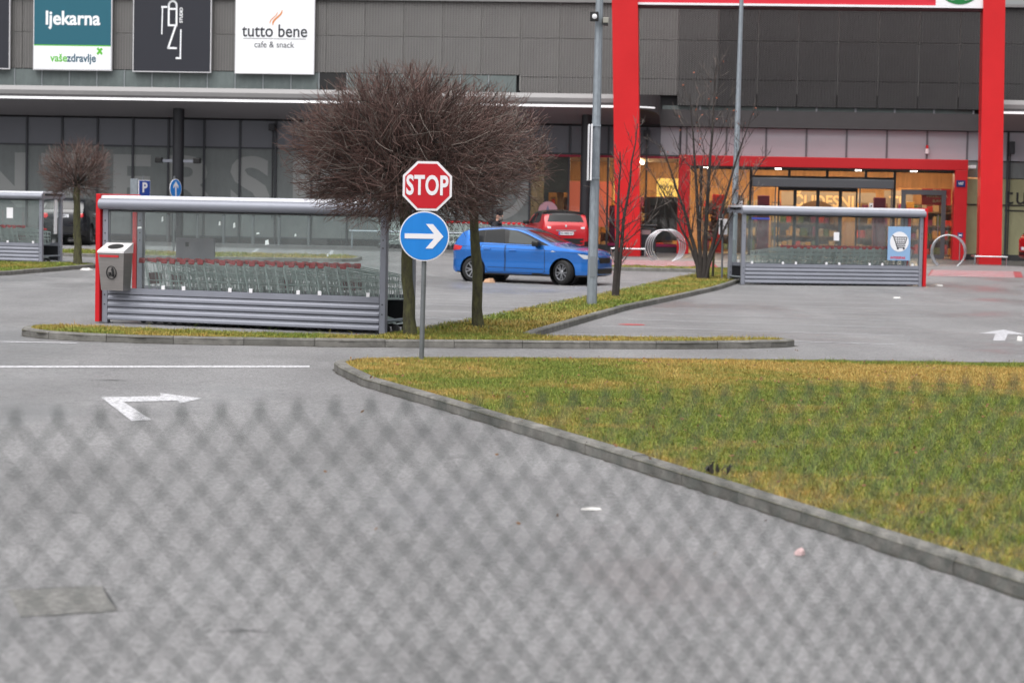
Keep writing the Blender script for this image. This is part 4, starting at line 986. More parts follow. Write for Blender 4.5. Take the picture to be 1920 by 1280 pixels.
# ------------------------------------------------------------------ litter bins
steel = mat('brushed steel', lin(150, 146, 144), .38, .7, var=.1, vscale=6, stretch=(.4, 1, 6))
bx, by, _ = on(s1, .335, -.145)
lb = thing('litter_bin', 'brushed steel litter bin hung on the red end of the nearest shelter', 'litter bin', (bx, by, .53), c20)
mb = MB(); w0, w1, d0, d1 = .195, .232, .13, .15     # half width / depth at bottom and top
mb.add([(-w0, -d0 + .03, .0), (w0, -d0 + .03, 0), (w0, d0, 0), (-w0, d0, 0), (-w1, -d1, .58), (w1, -d1, .58), (w1, d1 - .02, .58), (-w1, d1 - .02, .58)], [(0, 3, 2, 1), (0, 1, 5, 4), (1, 2, 6, 5), (2, 3, 7, 6), (3, 0, 4, 7), (4, 5, 6, 7)])
mb.build('body', steel, lb)
zt = .585
lid_m = mat('polished lid', lin(232, 230, 232), .3, .3)
lid = MB().add([(-w1 - .005, -d1 - .01, zt), (w1 + .005, -d1 - .01, zt), (w1 + .005, d1 - .01, zt), (-w1 - .005, d1 - .01, zt), (-w1 - .005, -d1 - .01, zt + .03), (w1 + .005, -d1 - .01, zt + .03), (w1 + .005, d1 - .01, zt + .16), (-w1 - .005, d1 - .01, zt + .16)], [(0, 3, 2, 1), (0, 1, 5, 4), (1, 2, 6, 5), (2, 3, 7, 6), (3, 0, 4, 7), (4, 5, 6, 7)]).build('lid', lid_m, lb)
hv = []
for i in range(28):
    t = 2 * PI * i / 28; yy = .085 * math.sin(t); hv.append((.135 * math.cos(t), yy, zt + .03 + (yy + d1 + .01) / (2 * d1) * .13 + .004))
MB().add(hv, [tuple(range(28))]).build('opening', mat('bin opening', (.012, .012, .012), .8, var=.3, vscale=20), lid)
MB().box(-.2, .14, -d1 - .006, -d1 + .004, .52, .555).build('red_label', mat('red label', lin(186, 40, 48), .5), lb)
pc = MB()
for i in range(24):
    a, b = 2 * PI * i / 24, 2 * PI * (i + 1) / 24
    pc.prism([(.002 + .088 * math.cos(a), .28 + .105 * math.sin(a)), (.002 + .088 * math.cos(b), .28 + .105 * math.sin(b)), (.002 + .08 * math.cos(b), .28 + .096 * math.sin(b)), (.002 + .08 * math.cos(a), .28 + .096 * math.sin(a))], -.142, -.120)
pc.prism(disc(.02, .345, .014, 10), -.142, -.12).prism([(.0, .33), (.04, .335), (.05, .27), (.04, .21), (.028, .21), (.03, .26), (.018, .22), (.006, .22), (.016, .28)], -.142, -.12).prism([(-.045, .285), (-.008, .285), (-.014, .225), (-.04, .225)], -.142, -.12)
pc.build('pictogram', black_plastic, lb)
bp = fw_(5.06, -3.3); b2 = thing('litter_bin', 'tall black litter bin beside the foot of the red pillar', 'litter bin', (bp.x, bp.y, gz(bp.y)), BA)
MB().bbox(-.33, .33, -.28, .28, 0, .98, .02).build('body', mat('bin black', lin(38, 41, 46), .45), b2); MB().bbox(-.36, .36, -.31, .31, 1.04, 1.1, .015).build('lid', mat('bin lid', lin(66, 68, 72), .4), b2)
MB().box(-.3, -.26, -.26, .26, .98, 1.04).box(.26, .3, -.26, .26, .98, 1.04).build('side_wall', black_plastic, b2); MB().box(-.16, .16, -.292, -.281, .74, .9).build('label', mat('bin label', lin(150, 130, 132), .5), b2)
# ------------------------------------------------------------------ bike rings
def rings(label, loc, rz, n_, pitch, skew):
    r = thing('bike_rack', label, 'bike rack', loc, rz)
    for k in range(n_):
        pts = []
        for i in range(33):
            t = -PI * .30 + (PI * 1.60) * i / 32; pts.append((.57 * math.cos(t) + skew * k, pitch * k, .47 + .57 * math.sin(t)))
        MB().tube(pts, .021, 8).build('ring', chrome, r, True)
rings('row of steel bike rings between the litter bin and the trees', (4.93, 74.3, gz(74.3)), math.radians(3), 4, .75, .16)
rings('steel bike rings beside the right red pillar', (14.55, 75.2, gz(75.2)), math.radians(2), 4, .35, .10)
r = thing('dog_hook', 'thin post with a small blue dog sign beside the right pillar', 'post', (fw_(16.0, -3.9).x, fw_(16.0, -3.9).y, gz(77)), BA)
MB().tube([(0, 0, -.1), (0, 0, .95)], .018, 8).build('pole', chrome, r); MB().bbox(-.09, .09, -.03, -.019, .9, 1.08, .004).build('plate', mat('dog sign blue', lin(26, 44, 96), .4), r)
MB().prism([(-.05, .95), (-.03, .95), (-.03, .98), (.02, .98), (.02, .95), (.04, .95), (.045, 1.03), (.02, 1.01), (-.03, 1.01), (-.05, 1.04)], -.034, -.031).build('dog_icon', white_paint, r)
# ------------------------------------------------------------------ trees
bark = mat('mossy bark', (.060, .052, .042), .9, var=.5, vscale=14, c2=(.11, .11, .045), bump=1.0, bscale=45, stretch=(1, 1, .35))
bark_d = mat('dark bark', (.036, .030, .028), .9, var=.35, vscale=12, bump=.5, bscale=40)
twig = mat('reddish twig', (.108, .062, .054), .8, var=.6, vscale=4.0)
twig_l = mat('pale twig', (.16, .135, .12), .8, var=.4, vscale=3.0)
def crown_ball(R, head, c, rad, n1, n2, n3, mb, tipr=.0035):
    """dense clipped head: limbs, branches and twigs that fan out to an uneven ellipsoid"""
    c = Vector(c); head = Vector(head)
    def reach(p, d):
        q = Vector(((p.x - c.x) / rad[0], (p.y - c.y) / rad[1], (p.z - c.z) / rad[2])); e_ = Vector((d.x / rad[0], d.y / rad[1], d.z / rad[2]))
        a = e_.dot(e_); b = 2 * q.dot(e_); cc = q.dot(q) - 1; D = b * b - 4 * a * cc
        return max(.05, (-b + math.sqrt(D)) / (2 * a)) if D > 0 else .05
    def rv(s): return Vector((R.gauss(0, s), R.gauss(0, s), R.gauss(0, s)))
    def path(p, d, L, bend, n_):
        pts = [p.copy()]; d = d.normalized()
        for i in range(n_):
            d = (d + rv(.10) + Vector((0, 0, bend)) / n_).normalized(); p = p + d * (L / n_); pts.append(p.copy())
        return pts
    for i in range(n1):
        u = (i + .5) / n1; ph = i * 2.39996 + R.uniform(-.3, .3); ce = 1 - 1.45 * u                # from straight up to a little below level
        se = math.sqrt(max(0, 1 - ce * ce)); d = Vector((se * math.cos(ph), se * math.sin(ph), ce))
        L = reach(head, d) * R.uniform(.55, .85)
        mb.slot = 0
        P1 = path(head + rv(.03), (d + Vector((0, 0, .25))), L, -.22, 5)
        mb.tube(P1, [.024, .019, .015, .012, .009, .006], 4, False)
        for j in range(n2):
            t = .18 + .82 * (j + R.random()) / n2; k = min(4, int(t * 5)); p = P1[k].lerp(P1[k + 1], t * 5 - k)
            out = (p - head).normalized(); d2 = (out * .9 + rv(.5)).normalized(); L2 = reach(p, d2) * R.uniform(.5, 1.0)
            L2 = min(L2, 1.0)
            mb.slot = 0 if R.random() < .45 else 1
            P2 = path(p, d2, L2, R.uniform(-.1, .2), 4); mb.tube(P2, [.0075, .006, .0048, .004, tipr], 3, False)
            for m_ in range(n3):
                t3 = .25 + .75 * (m_ + R.random()) / n3; k = min(3, int(t3 * 4)); p3 = P2[k].lerp(P2[k + 1], min(1, t3 * 4 - k))
                o3 = (p3 - head).normalized(); d3 = (o3 * .8 + rv(.5)).normalized(); L3 = min(reach(p3, d3) * R.uniform(.5, 1.18), R.uniform(.15, .6)) + .04
                mb.slot = 1 if R.random() < .8 else 2
                mb.tube(path(p3, d3, L3, R.uniform(.0, .3), 3), [.0042, .0037, .0032, tipr * .75], 3, False)
def ball_tree(label, loc, th, top, c, rad, ns, seed, r0=.10):
    R = random.Random(seed); r = thing('round_headed_tree', label, 'tree', loc)
    pts = [(0, 0, -.1), (0, 0, .0)]; rr = [r0 * 1.35, r0 * 1.18]
    for i in range(1, 9):
        t = i / 8; pts.append((top[0] * t + R.uniform(-.02, .02), top[1] * t + R.uniform(-.015, .015), th * t)); rr.append(r0 * (1.05 - .3 * t) * R.uniform(.92, 1.09))
    pts.append((top[0], top[1], th + .12)); rr.append(r0 * .55)
    MB().tube(pts, rr, 12).build('trunk', bark, r, True, 80)
    mb = MB(); crown_ball(R, (top[0], top[1], th), c, rad, *ns, mb); mb.build('crown', [bark_d, twig, twig_l], r)
    return r
# nearest pair: their heads run together above the shelter end
ball_tree('bare round-headed tree standing between the stop sign and the shelter end', (-1.46, 32.1, .08), 2.20, (-.12, 0, 0), (-.02, 0, 2.66), (1.92, 1.75, 1.26), (84, 13, 8), 3, .09)
ball_tree('bare round-headed tree right of the stop sign with a mossy slanting trunk', (-.53, 34.72, .08), 2.40, (-.12, 0, 0), (.06, 0, 2.70), (1.14, 1.0, 1.12), (34, 10, 7), 8, .085)
ball_tree('small bare round-headed tree between the distant shelter and the red end post', (-11.86, 61.0, gz(61) + .08), 2.15, (-.05, 0, 0), (-.02, 0, 2.52), (1.08, 1.0, .95), (34, 8, 6), 13, .11)
leafm = mat('dead leaf', (.30, .08, .04), .7, var=.4, vscale=4)
def open_tree(label, loc, stems, seed, spread, name='bare_tree', leaves=0, fine=1.0):
    """leafless open tree with several ascending stems"""
    R = random.Random(seed); r = thing(name, label, 'tree', loc); tr = MB(); cr = MB(); tips = []
    for (bx_, by_, tx, ty, h, r0) in stems:
        P = [Vector((bx_, by_, -.1))]; n_ = 9
        for i in range(1, n_ + 1):
            t = i / n_; P.append(Vector((bx_ + (tx - bx_) * t ** 1.3 + R.uniform(-.02, .02), by_ + (ty - by_) * t + R.uniform(-.02, .02), h * t)))
        rr = [r0 * (1.15 - .95 * i / n_) for i in range(n_ + 1)]; rr[0] *= 1.2
        tr.tube(P, rr, 8)
        nb = int(15 * fine)
        for j in range(nb):
            t = .28 + .7 * (j + R.random()) / nb; k = min(n_ - 1, int(t * n_)); p = P[k].lerp(P[k + 1], t * n_ - k)
            a = R.uniform(0, 2 * PI); d = Vector((math.cos(a) * .8, math.sin(a) * .8, R.uniform(.35, 1.1))).normalized(); L = h * (1 - t * .75) * R.uniform(.22, .45) * spread
            Q = [p]; 
            for i in range(6):
                d = (d + Vector((R.gauss(0, .1), R.gauss(0, .1), .07 + R.gauss(0, .07)))).normalized(); Q.append(Q[-1] + d * L / 6)
            rb = max(.004, r0 * (1 - t) * .30); cr.slot = 0; cr.tube(Q, [rb * (1 - .8 * i / 6) + .0025 for i in range(7)], 4, False)
            for m_ in range(int(7 * fine)):
                k = R.randint(1, 5); q = Q[k].lerp(Q[k + 1], R.random()); d3 = (d + Vector((R.gauss(0, .55), R.gauss(0, .55), R.gauss(.1, .4)))).normalized(); l3 = L * R.uniform(.15, .42)
                T = [q, q + d3 * l3 * .5 + Vector((0, 0, .02)), q + d3 * l3 + Vector((0, 0, .05))]; cr.slot = 1 if R.random() < .5 else 0; cr.tube(T, [.0045, .0038, .0028], 3, False); tips.append(T[2])
                if R.random() < .6:
                    d4 = (d3 + Vector((R.gauss(0, .6), R.gauss(0, .6), R.gauss(.1, .4)))).normalized(); cr.tube([T[1], T[1] + d4 * l3 * .5], [.004, .0028], 3, False)
    tr.build('trunk', bark_d, r, True, 80); cr.build('crown', [bark_d, twig_l], r)
    if leaves:
        lv = MB()
        for _ in range(leaves):
            p = R.choice(tips); a = Vector((R.gauss(0, 1), R.gauss(0, 1), R.gauss(0, 1))).normalized() * .035; b = a.orthogonal().normalized() * .02
            lv.add([p - a, p + b, p + a, p - b], [(0, 1, 2, 3)])
        lv.build('leaves', leafm, r)
    return r
open_tree('bare tree of several ascending stems near the far lamp post', (5.06, 59.81, gz(59.8) + .08), [(-.07, 0, -1.2, .25, 3.6, .055), (-.05, .04, -.5, -.3, 4.9, .055), (.02, 0, .25, .2, 5.9, .06), (.09, 0, 1.2, .1, 4.4, .052), (.06, -.05, 1.55, -.3, 3.3, .036), (-.06, .03, -1.5, .1, 2.9, .04)], 21, 1.2, leaves=110, fine=1.25)
open_tree('thin pale sapling between the near lamp post and the red pillar', (2.18, 47.91, .08), [(0, 0, .05, 0, 3.1, .055), (.03, 0, .42, .05, 3.7, .045), (.05, 0, .15, .0, 1.6, .02)], 33, 1.0, 'sapling', fine=1.0)
r = thing('tree_stake', 'thin brown stake with ivy next to the notice post', 'stake', (5.42, 60.9, gz(60.9) + .08)); MB().tube([(0, 0, -.1), (.015, 0, .8), (.0, 0, 1.75)], .035, 8).build('pole', bark, r, True)
R_ = random.Random(4); iv = MB()
for _ in range(260):
    t = R_.random(); p = Vector((R_.gauss(0, .22 if t > .8 else .05), R_.gauss(0, .2 if t > .8 else .05), 1.2 + .8 * t)); a = Vector((R_.gauss(0, 1), R_.gauss(0, 1), R_.gauss(0, 1))).normalized() * .05; b = a.orthogonal().normalized() * .03
    iv.add([p - a, p + b, p + a, p - b], [(0, 1, 2, 3)])
iv.build('leaves', mat('withered leaves', (.10, .045, .03), .8, var=.4), r)

# ------------------------------------------------------------------ cars
tyre_m = rubber; rim_m = mat('alloy rim', lin(176, 178, 184), .3, .8); rim_d = mat('rim well', lin(22, 22, 24), .6)
car_glass = mat('dark car glass', (.008, .009, .011), .06, 0, spec=.28); car_glass2 = mat('grey car glass', (.05, .058, .06), .08, spec=.4)
lamp_red = mat('tail lamp red', lin(190, 20, 30), .15, coat=.5); lamp_clear = mat('lamp glass', lin(214, 218, 224), .12, .3, coat=.6)
plate_m = mat('licence plate', lin(224, 226, 232), .4); euro = mat('plate blue', lin(40, 70, 160), .4)
trim_b = mat('satin black trim', lin(22, 22, 24), .42)
def wheel_mesh(R, wd, spokes=5):
    t = MB().lathe([(R * .66, -wd / 2), (R * .88, -wd / 2), (R * .97, -wd * .40), (R, -wd * .25), (R, wd * .25), (R * .97, wd * .40), (R * .88, wd / 2), (R * .66, wd / 2)], 32, 'Y', caps=False).mesh('tyre', tyre_m, True, 50)
    r = MB(); r.slot = 1; r.lathe([(.001, -wd * .18), (R * .64, -wd * .18), (R * .67, -wd * .3), (R * .67, wd * .4), (.001, wd * .4)], 28, 'Y')
    r.slot = 0; r.lathe([(R * .62, -wd * .46), (R * .68, -wd * .47), (R * .68, -wd * .3), (R * .62, -wd * .3)], 32, 'Y', caps=False)
    for k in range(spokes):
        for off in (-.13, .13):
            a = 2 * PI * k / spokes + off; a2 = 2 * PI * k / spokes + off * 1.9; n2 = Vector((-math.sin(a), math.cos(a))) * R * .038
            p0 = Vector((math.cos(a), math.sin(a))) * R * .1; p1 = Vector((math.cos(a2), math.sin(a2))) * R * .64
            r.add([(p0.x + n2.x, -wd * .40, p0.y + n2.y), (p0.x - n2.x, -wd * .40, p0.y - n2.y), (p1.x - n2.x, -wd * .44, p1.y - n2.y), (p1.x + n2.x, -wd * .44, p1.y + n2.y),
                   (p0.x + n2.x, -wd * .2, p0.y + n2.y), (p0.x - n2.x, -wd * .2, p0.y - n2.y), (p1.x - n2.x, -wd * .2, p1.y - n2.y), (p1.x + n2.x, -wd * .2, p1.y + n2.y)], [(0, 1, 2, 3), (0, 4, 5, 1), (1, 5, 6, 2), (2, 6, 7, 3), (3, 7, 4, 0)])
    r.lathe([(.001, -wd * .44), (R * .13, -wd * .43), (R * .16, -wd * .38), (R * .16, -wd * .2)], 14, 'Y')
    return t, r.mesh('rim', [rim_m, rim_d], True, 30)
def make_car(label, cat, spec, loc, rz, paint_m, group=None, steer=0.0, roof_m=None, name='hatchback_car'):
    S = spec; r = thing(name, label, cat, loc, rz, group)
    TX = [p[0] for p in S['top']]; TZ = [p[1] for p in S['top']]
    WX = [p[0] for p in S['plan']]; WZ = [p[1] for p in S['plan']]
    GZ = [p[0] for p in S['sect']]; GY = [p[1] for p in S['sect']]
    BX = [p[0] for p in S['bot']]; BZ_ = [p[1] for p in S['bot']]
    def smooth(x, X, Y):
        s = 0; w_ = 0
        for dx, k in ((-.05, 1), (-.025, 2), (0, 3), (.025, 2), (.05, 1)):
            s += k * np.interp(x + dx, X, Y); w_ += k
        return s / w_
    x0, x1 = TX[0], TX[-1]
    xs = [x0 + .0]; x = x0
    while x < x1 - 1e-6:
        e_ = min(x - x0, x1 - x); x += .006 if e_ < .03 else .014 if e_ < .12 else .03; xs.append(min(x, x1))
    if xs[-1] - xs[-2] < .003: xs.pop(-2)
    nS, nT = 30, 10
    V = []; idx = []
    for x in xs:
        zt = float(np.interp(x, TX, TZ)) if min(x - x0, x1 - x) < .1 else float(smooth(x, TX, TZ)); zb = float(np.interp(x, BX, BZ_)); W = float(np.interp(x, WX, WZ)); dr = float(np.interp(x, [p[0] for p in S['drop']], [p[1] for p in S['drop']]))
        ze = max(zb + .02, zt - dr); row = []
        ys = lambda z: W * float(smooth(z, GZ, GY))
        half = [(0, zb), (ys(zb) * .9, zb)]
        for i in range(nS + 1):
            z = zb + .01 + (ze - zb - .01) * i / nS; half.append((ys(z), z))
        ye = half[-1][0]
        for i in range(1, nT + 1):
            a = PI / 2 * i / nT; half.append((ye * math.cos(a) ** .85 if i < nT else 0, ze + (zt - ze) * (1 - math.cos(a) ** 2.4)))
        full = [(x, -y, z) for y, z in half] + [(x, y, z) for y, z in half[-2:0:-1]]
        idx.append(range(len(V), len(V) + len(full))); V += full
    nR = len(idx[0]); Fs = []
    for a, b in zip(idx, idx[1:]):
        for j in range(nR): Fs.append((a[j], a[(j + 1) % nR], b[(j + 1) % nR], b[j]))
    Fs.append(tuple(idx[0])); Fs.append(tuple(reversed(idx[-1])))
    full_bvh = BVHTree.FromPolygons([Vector(v) for v in V], Fs)
    # cut the wheel arches: drop faces inside, pull the rim onto the circle
    Vn = [list(v) for v in V]; keep = []
    cent = lambda f: [sum(V[i][k] for i in f) / len(f) for k in range(3)]
    drop_v = {}
    for f in Fs:
        c = cent(f); hit = None
        for wx in S['axles']:
            if abs(c[1]) > S['arch_in'] and math.hypot(c[0] - wx, c[2] - S['R']) < S['arch']: hit = wx
        if hit is None: keep.append(f)
        else:
            for i in f: drop_v.setdefault(i, hit)
    used = set(i for f in keep for i in f)
    for i, wx in drop_v.items():
        if i in used and abs(V[i][1]) > S['arch_in'] + .03 and V[i][2] > float(np.interp(V[i][0], BX, BZ_)) + .02:
            dx, dz = V[i][0] - wx, V[i][2] - S['R']; L_ = math.hypot(dx, dz)
            if L_ > 1e-4: Vn[i][0] = wx + dx / L_ * S['arch']; Vn[i][2] = S['R'] + dz / L_ * S['arch']
    mb = MB(); mb.v = [tuple(v) for v in Vn]; mb.f = keep
    zr = S.get('roof_z', 9)
    mb.m = [1 if (roof_m and cent(f)[2] > zr) else 2 if cent(f)[2] < S.get('clad', -1) else 0 for f in keep]
    body = mb.build('body', [paint_m, roof_m or paint_m, trim_b], r, True, 32)
    # inner wheel wells and floor
    for wx in S['axles']:
        for s in (-1, 1):
            a_ = s * S['half'] * .95; MB().lathe([(S['arch'] + .012, a_), (S['arch'] + .012, a_ - s * .32), (.01, a_ - s * .32)], 24, 'Y', (wx, 0, S['R']), caps=False).build('wheel_well', black_plastic, body)
    def cast(o_, d):
        h = full_bvh.ray_cast(Vector(o_), Vector(d)); return h[0]
    def patch(poly, axis, sgn, m, nm, off=.004, n1=14, n2=10, parent=body, thick=.0):
        """polygon given in a side (x,z) or end (y,z) view, laid on the body"""
        zs = [p[1] for p in poly]; z0, z1 = min(zs), max(zs); G = []
        for i in range(n2 + 1):
            z = z0 + (z1 - z0) * (i / n2) ; z = min(max(z, z0 + 1e-4), z1 - 1e-4); hits = []
            for (a, b), (c, d) in zip(poly, poly[1:] + poly[:1]):
                if (b - z) * (d - z) <= 0 and b != d: hits.append(a + (c - a) * (z - b) / (d - b))
            if len(hits) < 2: hits = [np.mean([p[0] for p in poly])] * 2
            lo, hi = min(hits), max(hits); row = []
            for j in range(n1 + 1):
                a = lo + (hi - lo) * j / n1
                if axis == 'y': p = cast((a, sgn * 3, z), (0, -sgn, 0)); q = (a, (p.y if p else sgn * S['half'] * .9) + sgn * off, z)
                else: p = cast((sgn * 4, a, z), (-sgn, 0, 0)); q = ((p.x if p else sgn * 1.9) + sgn * off, a, z)
                row.append(q)
            G.append(row)
        mb = MB(); vs = [q for row in G for q in row]; k = n1 + 1
        mb.add(vs, [(i * k + j, i * k + j + 1, (i + 1) * k + j + 1, (i + 1) * k + j) for i in range(n2) for j in range(n1)])
        return mb.build(nm, m, parent, True, 60)
    def ribbon(pts, sgn, m, nm, wd=.007, off=.006, parent=body, axis='y'):
        P = []
        for (a, b), (c, d) in zip(pts, pts[1:]):
            n_ = max(2, int(math.hypot(c - a, d - b) / .06))
            P += [(a + (c - a) * i / n_, b + (d - b) * i / n_) for i in range(n_)]
        P.append(pts[-1]); mb = MB(); vs = []
        for i, (a, b) in enumerate(P):
            pa, pb = P[max(0, i - 1)], P[min(len(P) - 1, i + 1)]; d = Vector((pb[0] - pa[0], pb[1] - pa[1])).normalized(); n2 = Vector((-d.y, d.x)) * wd
            for s_ in (-1, 1):
                q = (a + n2.x * s_, b + n2.y * s_)
                if axis == 'y': h = cast((q[0], sgn * 3, q[1]), (0, -sgn, 0)); vs.append((q[0], (h.y if h else sgn * S['half'] * .85) + sgn * off, q[1]))
                else: h = cast((sgn * 4, q[0], q[1]), (-sgn, 0, 0)); vs.append(((h.x if h else sgn * 1.9) + sgn * off, q[0], q[1]))
        mb.add(vs, [(2 * i, 2 * i + 1, 2 * i + 3, 2 * i + 2) for i in range(len(P) - 1)]); return mb.build(nm, m, parent)
    for s in (-1, 1):
        for nm, poly, m in S['windows']: patch(poly, 'y', s, m, nm, .004)
        if S.get('surround'): patch(S['surround'], 'y', s, trim_b, 'window_surround', .002, 24, 10)
        for poly, hx, hz in S['doors']:
            d_ = patch(poly, 'y', s, paint_m, 'door', .0035, 18, 16)
            ribbon(poly + poly[:1], s, trim_b, 'door_gap', .006, .005, d_)
            h = cast((hx, s * 3, hz), (0, -s, 0)); hy = h.y if h else s * S['half']
            MB().bbox(hx - .10, hx + .10, min(hy, hy + s * .03), max(hy, hy + s * .03), hz - .018, hz + .018, .008).build('handle', S.get('handle_m') or paint_m, d_)
        for pts, wd in S.get('lines', []): ribbon(pts, s, trim_b, 'trim_line', wd, .006)
        for nm, poly, m in S.get('side_lamps', []): patch(poly, 'y', s, m, nm, .006)
        mx_, mz = S['mirror']; h = cast((mx_, s * 3, mz), (0, -s, 0)); hy = h.y if h else s * .8
        MB().bbox(mx_ - .10, mx_ + .09, min(hy + s * .03, hy + s * .24), max(hy + s * .03, hy + s * .24), mz - .06, mz + .085, .035).tube([(mx_, hy - s * .02, mz - .03), (mx_, hy + s * .08, mz - .01)], .025, 6).build('mirror', S.get('mirror_m') or trim_b, body, True, 50)
    for nm, poly, m, off in S.get('rear', []): patch(poly, 'x', -1, m, nm, off)
    for nm, poly, m, off in S.get('front', []): patch(poly, 'x', 1, m, nm, off)
    for pts, wd, m in S.get('rear_lines', []): ribbon(pts, -1, m, 'trim_line', wd, .006, body, 'x')
    if S.get('plate'):
        zc = S['plate']; h = cast((-4, 0, zc), (1, 0, 0)); px = (h.x if h else x0) - .02
        q = MB().box(px - .008, px, -.26, .26, zc - .055, zc + .055).build('licence_plate', plate_m, body); MB().box(px - .0105, px - .0085, .215, .258, zc - .053, zc + .053).build('plate_band', euro, q)
        if S['reg']: text(S['reg'], .085, ink, 'lettering', q, (px - .011, -.02, zc), 1, .003, .0006, rz=-PI / 2)
    T, Rm = wheel_mesh(S['R'], S['tw'])
    for i, wx in enumerate(S['axles']):
        for s in (-1, 1):
            wh = bpy.data.objects.new('wheel', None); COL.objects.link(wh); wh.parent = r; wh.location = (wx, s * (S['half'] - S['tw'] / 2 - .02), S['R'])
            wh.rotation_euler = (0, random.uniform(0, 1), (PI if s > 0 else 0) + (steer if wx > 0 else 0)); put(T, 'tyre', wh); put(Rm, 'rim', wh)
    return r, body, patch, cast
HATCH = dict(
    top=[(-1.965, .60), (-1.96, .80), (-1.94, .95), (-1.88, 1.04), (-1.78, 1.17), (-1.66, 1.34), (-1.50, 1.395), (-1.1, 1.44), (-.55, 1.462), (-.2, 1.455), (.1, 1.41), (.4, 1.30), (.75, 1.15), (1.0, 1.045), (1.2, 1.0), (1.6, .955), (1.9, .895), (2.04, .835), (2.10, .74), (2.13, .66), (2.14, .50)],
    plan=[(-1.965, .60), (-1.93, .70), (-1.8, .80), (-1.5, .865), (-1.0, .885), (.9, .885), (1.5, .885), (1.8, .85), (1.95, .79), (2.06, .70), (2.12, .60), (2.14, .52)],
    sect=[(.15, .925), (.25, .96), (.34, .985), (.45, .978), (.58, .966), (.70, .982), (.80, 1.0), (.86, .992), (.92, .972), (.98, .955), (1.1, .915), (1.25, .865), (1.38, .81), (1.47, .75)],
    bot=[(-1.965, .34), (-1.85, .24), (-1.5, .20), (1.5, .19), (1.9, .20), (2.14, .26)], drop=[(-1.965, .05), (-1.7, .07), (0, .06), (1.0, .05), (1.4, .06), (2.14, .05)],
    axles=(1.282, -1.282), R=.318, tw=.21, arch=.362, arch_in=.55, half=.885, roof_z=9, clad=.255,
    surround=[(-1.30, 1.335), (-.5, 1.395), (-.15, 1.385), (.25, 1.27), (.92, .985), (-1.10, 1.0), (-1.42, 1.06)],
    windows=[('window', [(-1.26, 1.315), (-.98, 1.345), (-.98, 1.025), (-1.10, 1.03), (-1.36, 1.075)], car_glass), ('window', [(-.95, 1.35), (-.42, 1.37), (-.37, 1.02), (-.95, 1.03)], car_glass), ('window', [(-.28, 1.365), (-.15, 1.355), (.22, 1.235), (.78, .998), (-.26, 1.015)], car_glass2)],
    doors=[([(-1.02, .98), (-.36, .985), (-.36, .27), (-.86, .27), (-.98, .55), (-1.12, .74)], -.86, .865), ([(-.335, .985), (.70, .965), (.78, .86), (.78, .30), (.70, .27), (-.335, .27)], -.13, .845)],
    lines=[([(-1.75, .93), (-1.0, .90), (0, .875), (1.0, .855), (1.9, .80)], .0035), ([(-.84, .40), (.74, .38)], .006)],
    mirror=(.58, 1.02), side_lamps=[('tail_lamp', [(-1.90, .96), (-1.60, .92), (-1.66, .83), (-1.92, .80)], lamp_red), ('headlamp', [(1.70, .80), (2.02, .755), (2.04, .67), (1.86, .67)], lamp_clear)],
    rear=[('rear_window', [(-.56, 1.33), (.56, 1.33), (.64, 1.07), (-.64, 1.07)], car_glass, .006), ('tail_lamp', [(-.66, .95), (-.34, .93), (-.40, .84), (-.68, .82)], lamp_red, .006), ('tail_lamp', [(.66, .95), (.34, .93), (.40, .84), (.68, .82)], lamp_red, .006), ('bumper_insert', [(-.55, .48), (.55, .48), (.5, .36), (-.5, .36)], trim_b, .006)],
    front=[('windscreen', [(-.54, 1.38), (.54, 1.38), (.70, 1.07), (-.70, 1.07)], car_glass, .006), ('grille', [(-.42, .70), (.42, .70), (.36, .56), (-.36, .56)], trim_b, .008), ('lower_grille', [(-.55, .42), (.55, .42), (.5, .29), (-.5, .29)], trim_b, .008), ('headlamp', [(-.66, .76), (-.44, .72), (-.44, .65), (-.64, .67)], lamp_clear, .008), ('headlamp', [(.66, .76), (.44, .72), (.44, .65), (.64, .67)], lamp_clear, .008)],
    plate=.60, reg='')
blue_paint = mat('metallic blue car paint', lin(30, 112, 200), .24, .55, coat=1.0)
car1, body1, patch1, cast1 = make_car('blue hatchback turning past the bare tree trunk', 'car', HATCH, (.42, 57.75, gz(57.8)), math.radians(-23), blue_paint, 'cars in the car park', steer=math.radians(-22))
car1.scale = (.965, .98, .985)
for s in (-1, 1): patch1([(.95, .83), (1.0, .87), (1.06, .845), (1.1, .83)], 'y', s, chrome, 'badge', .008, 6, 3)
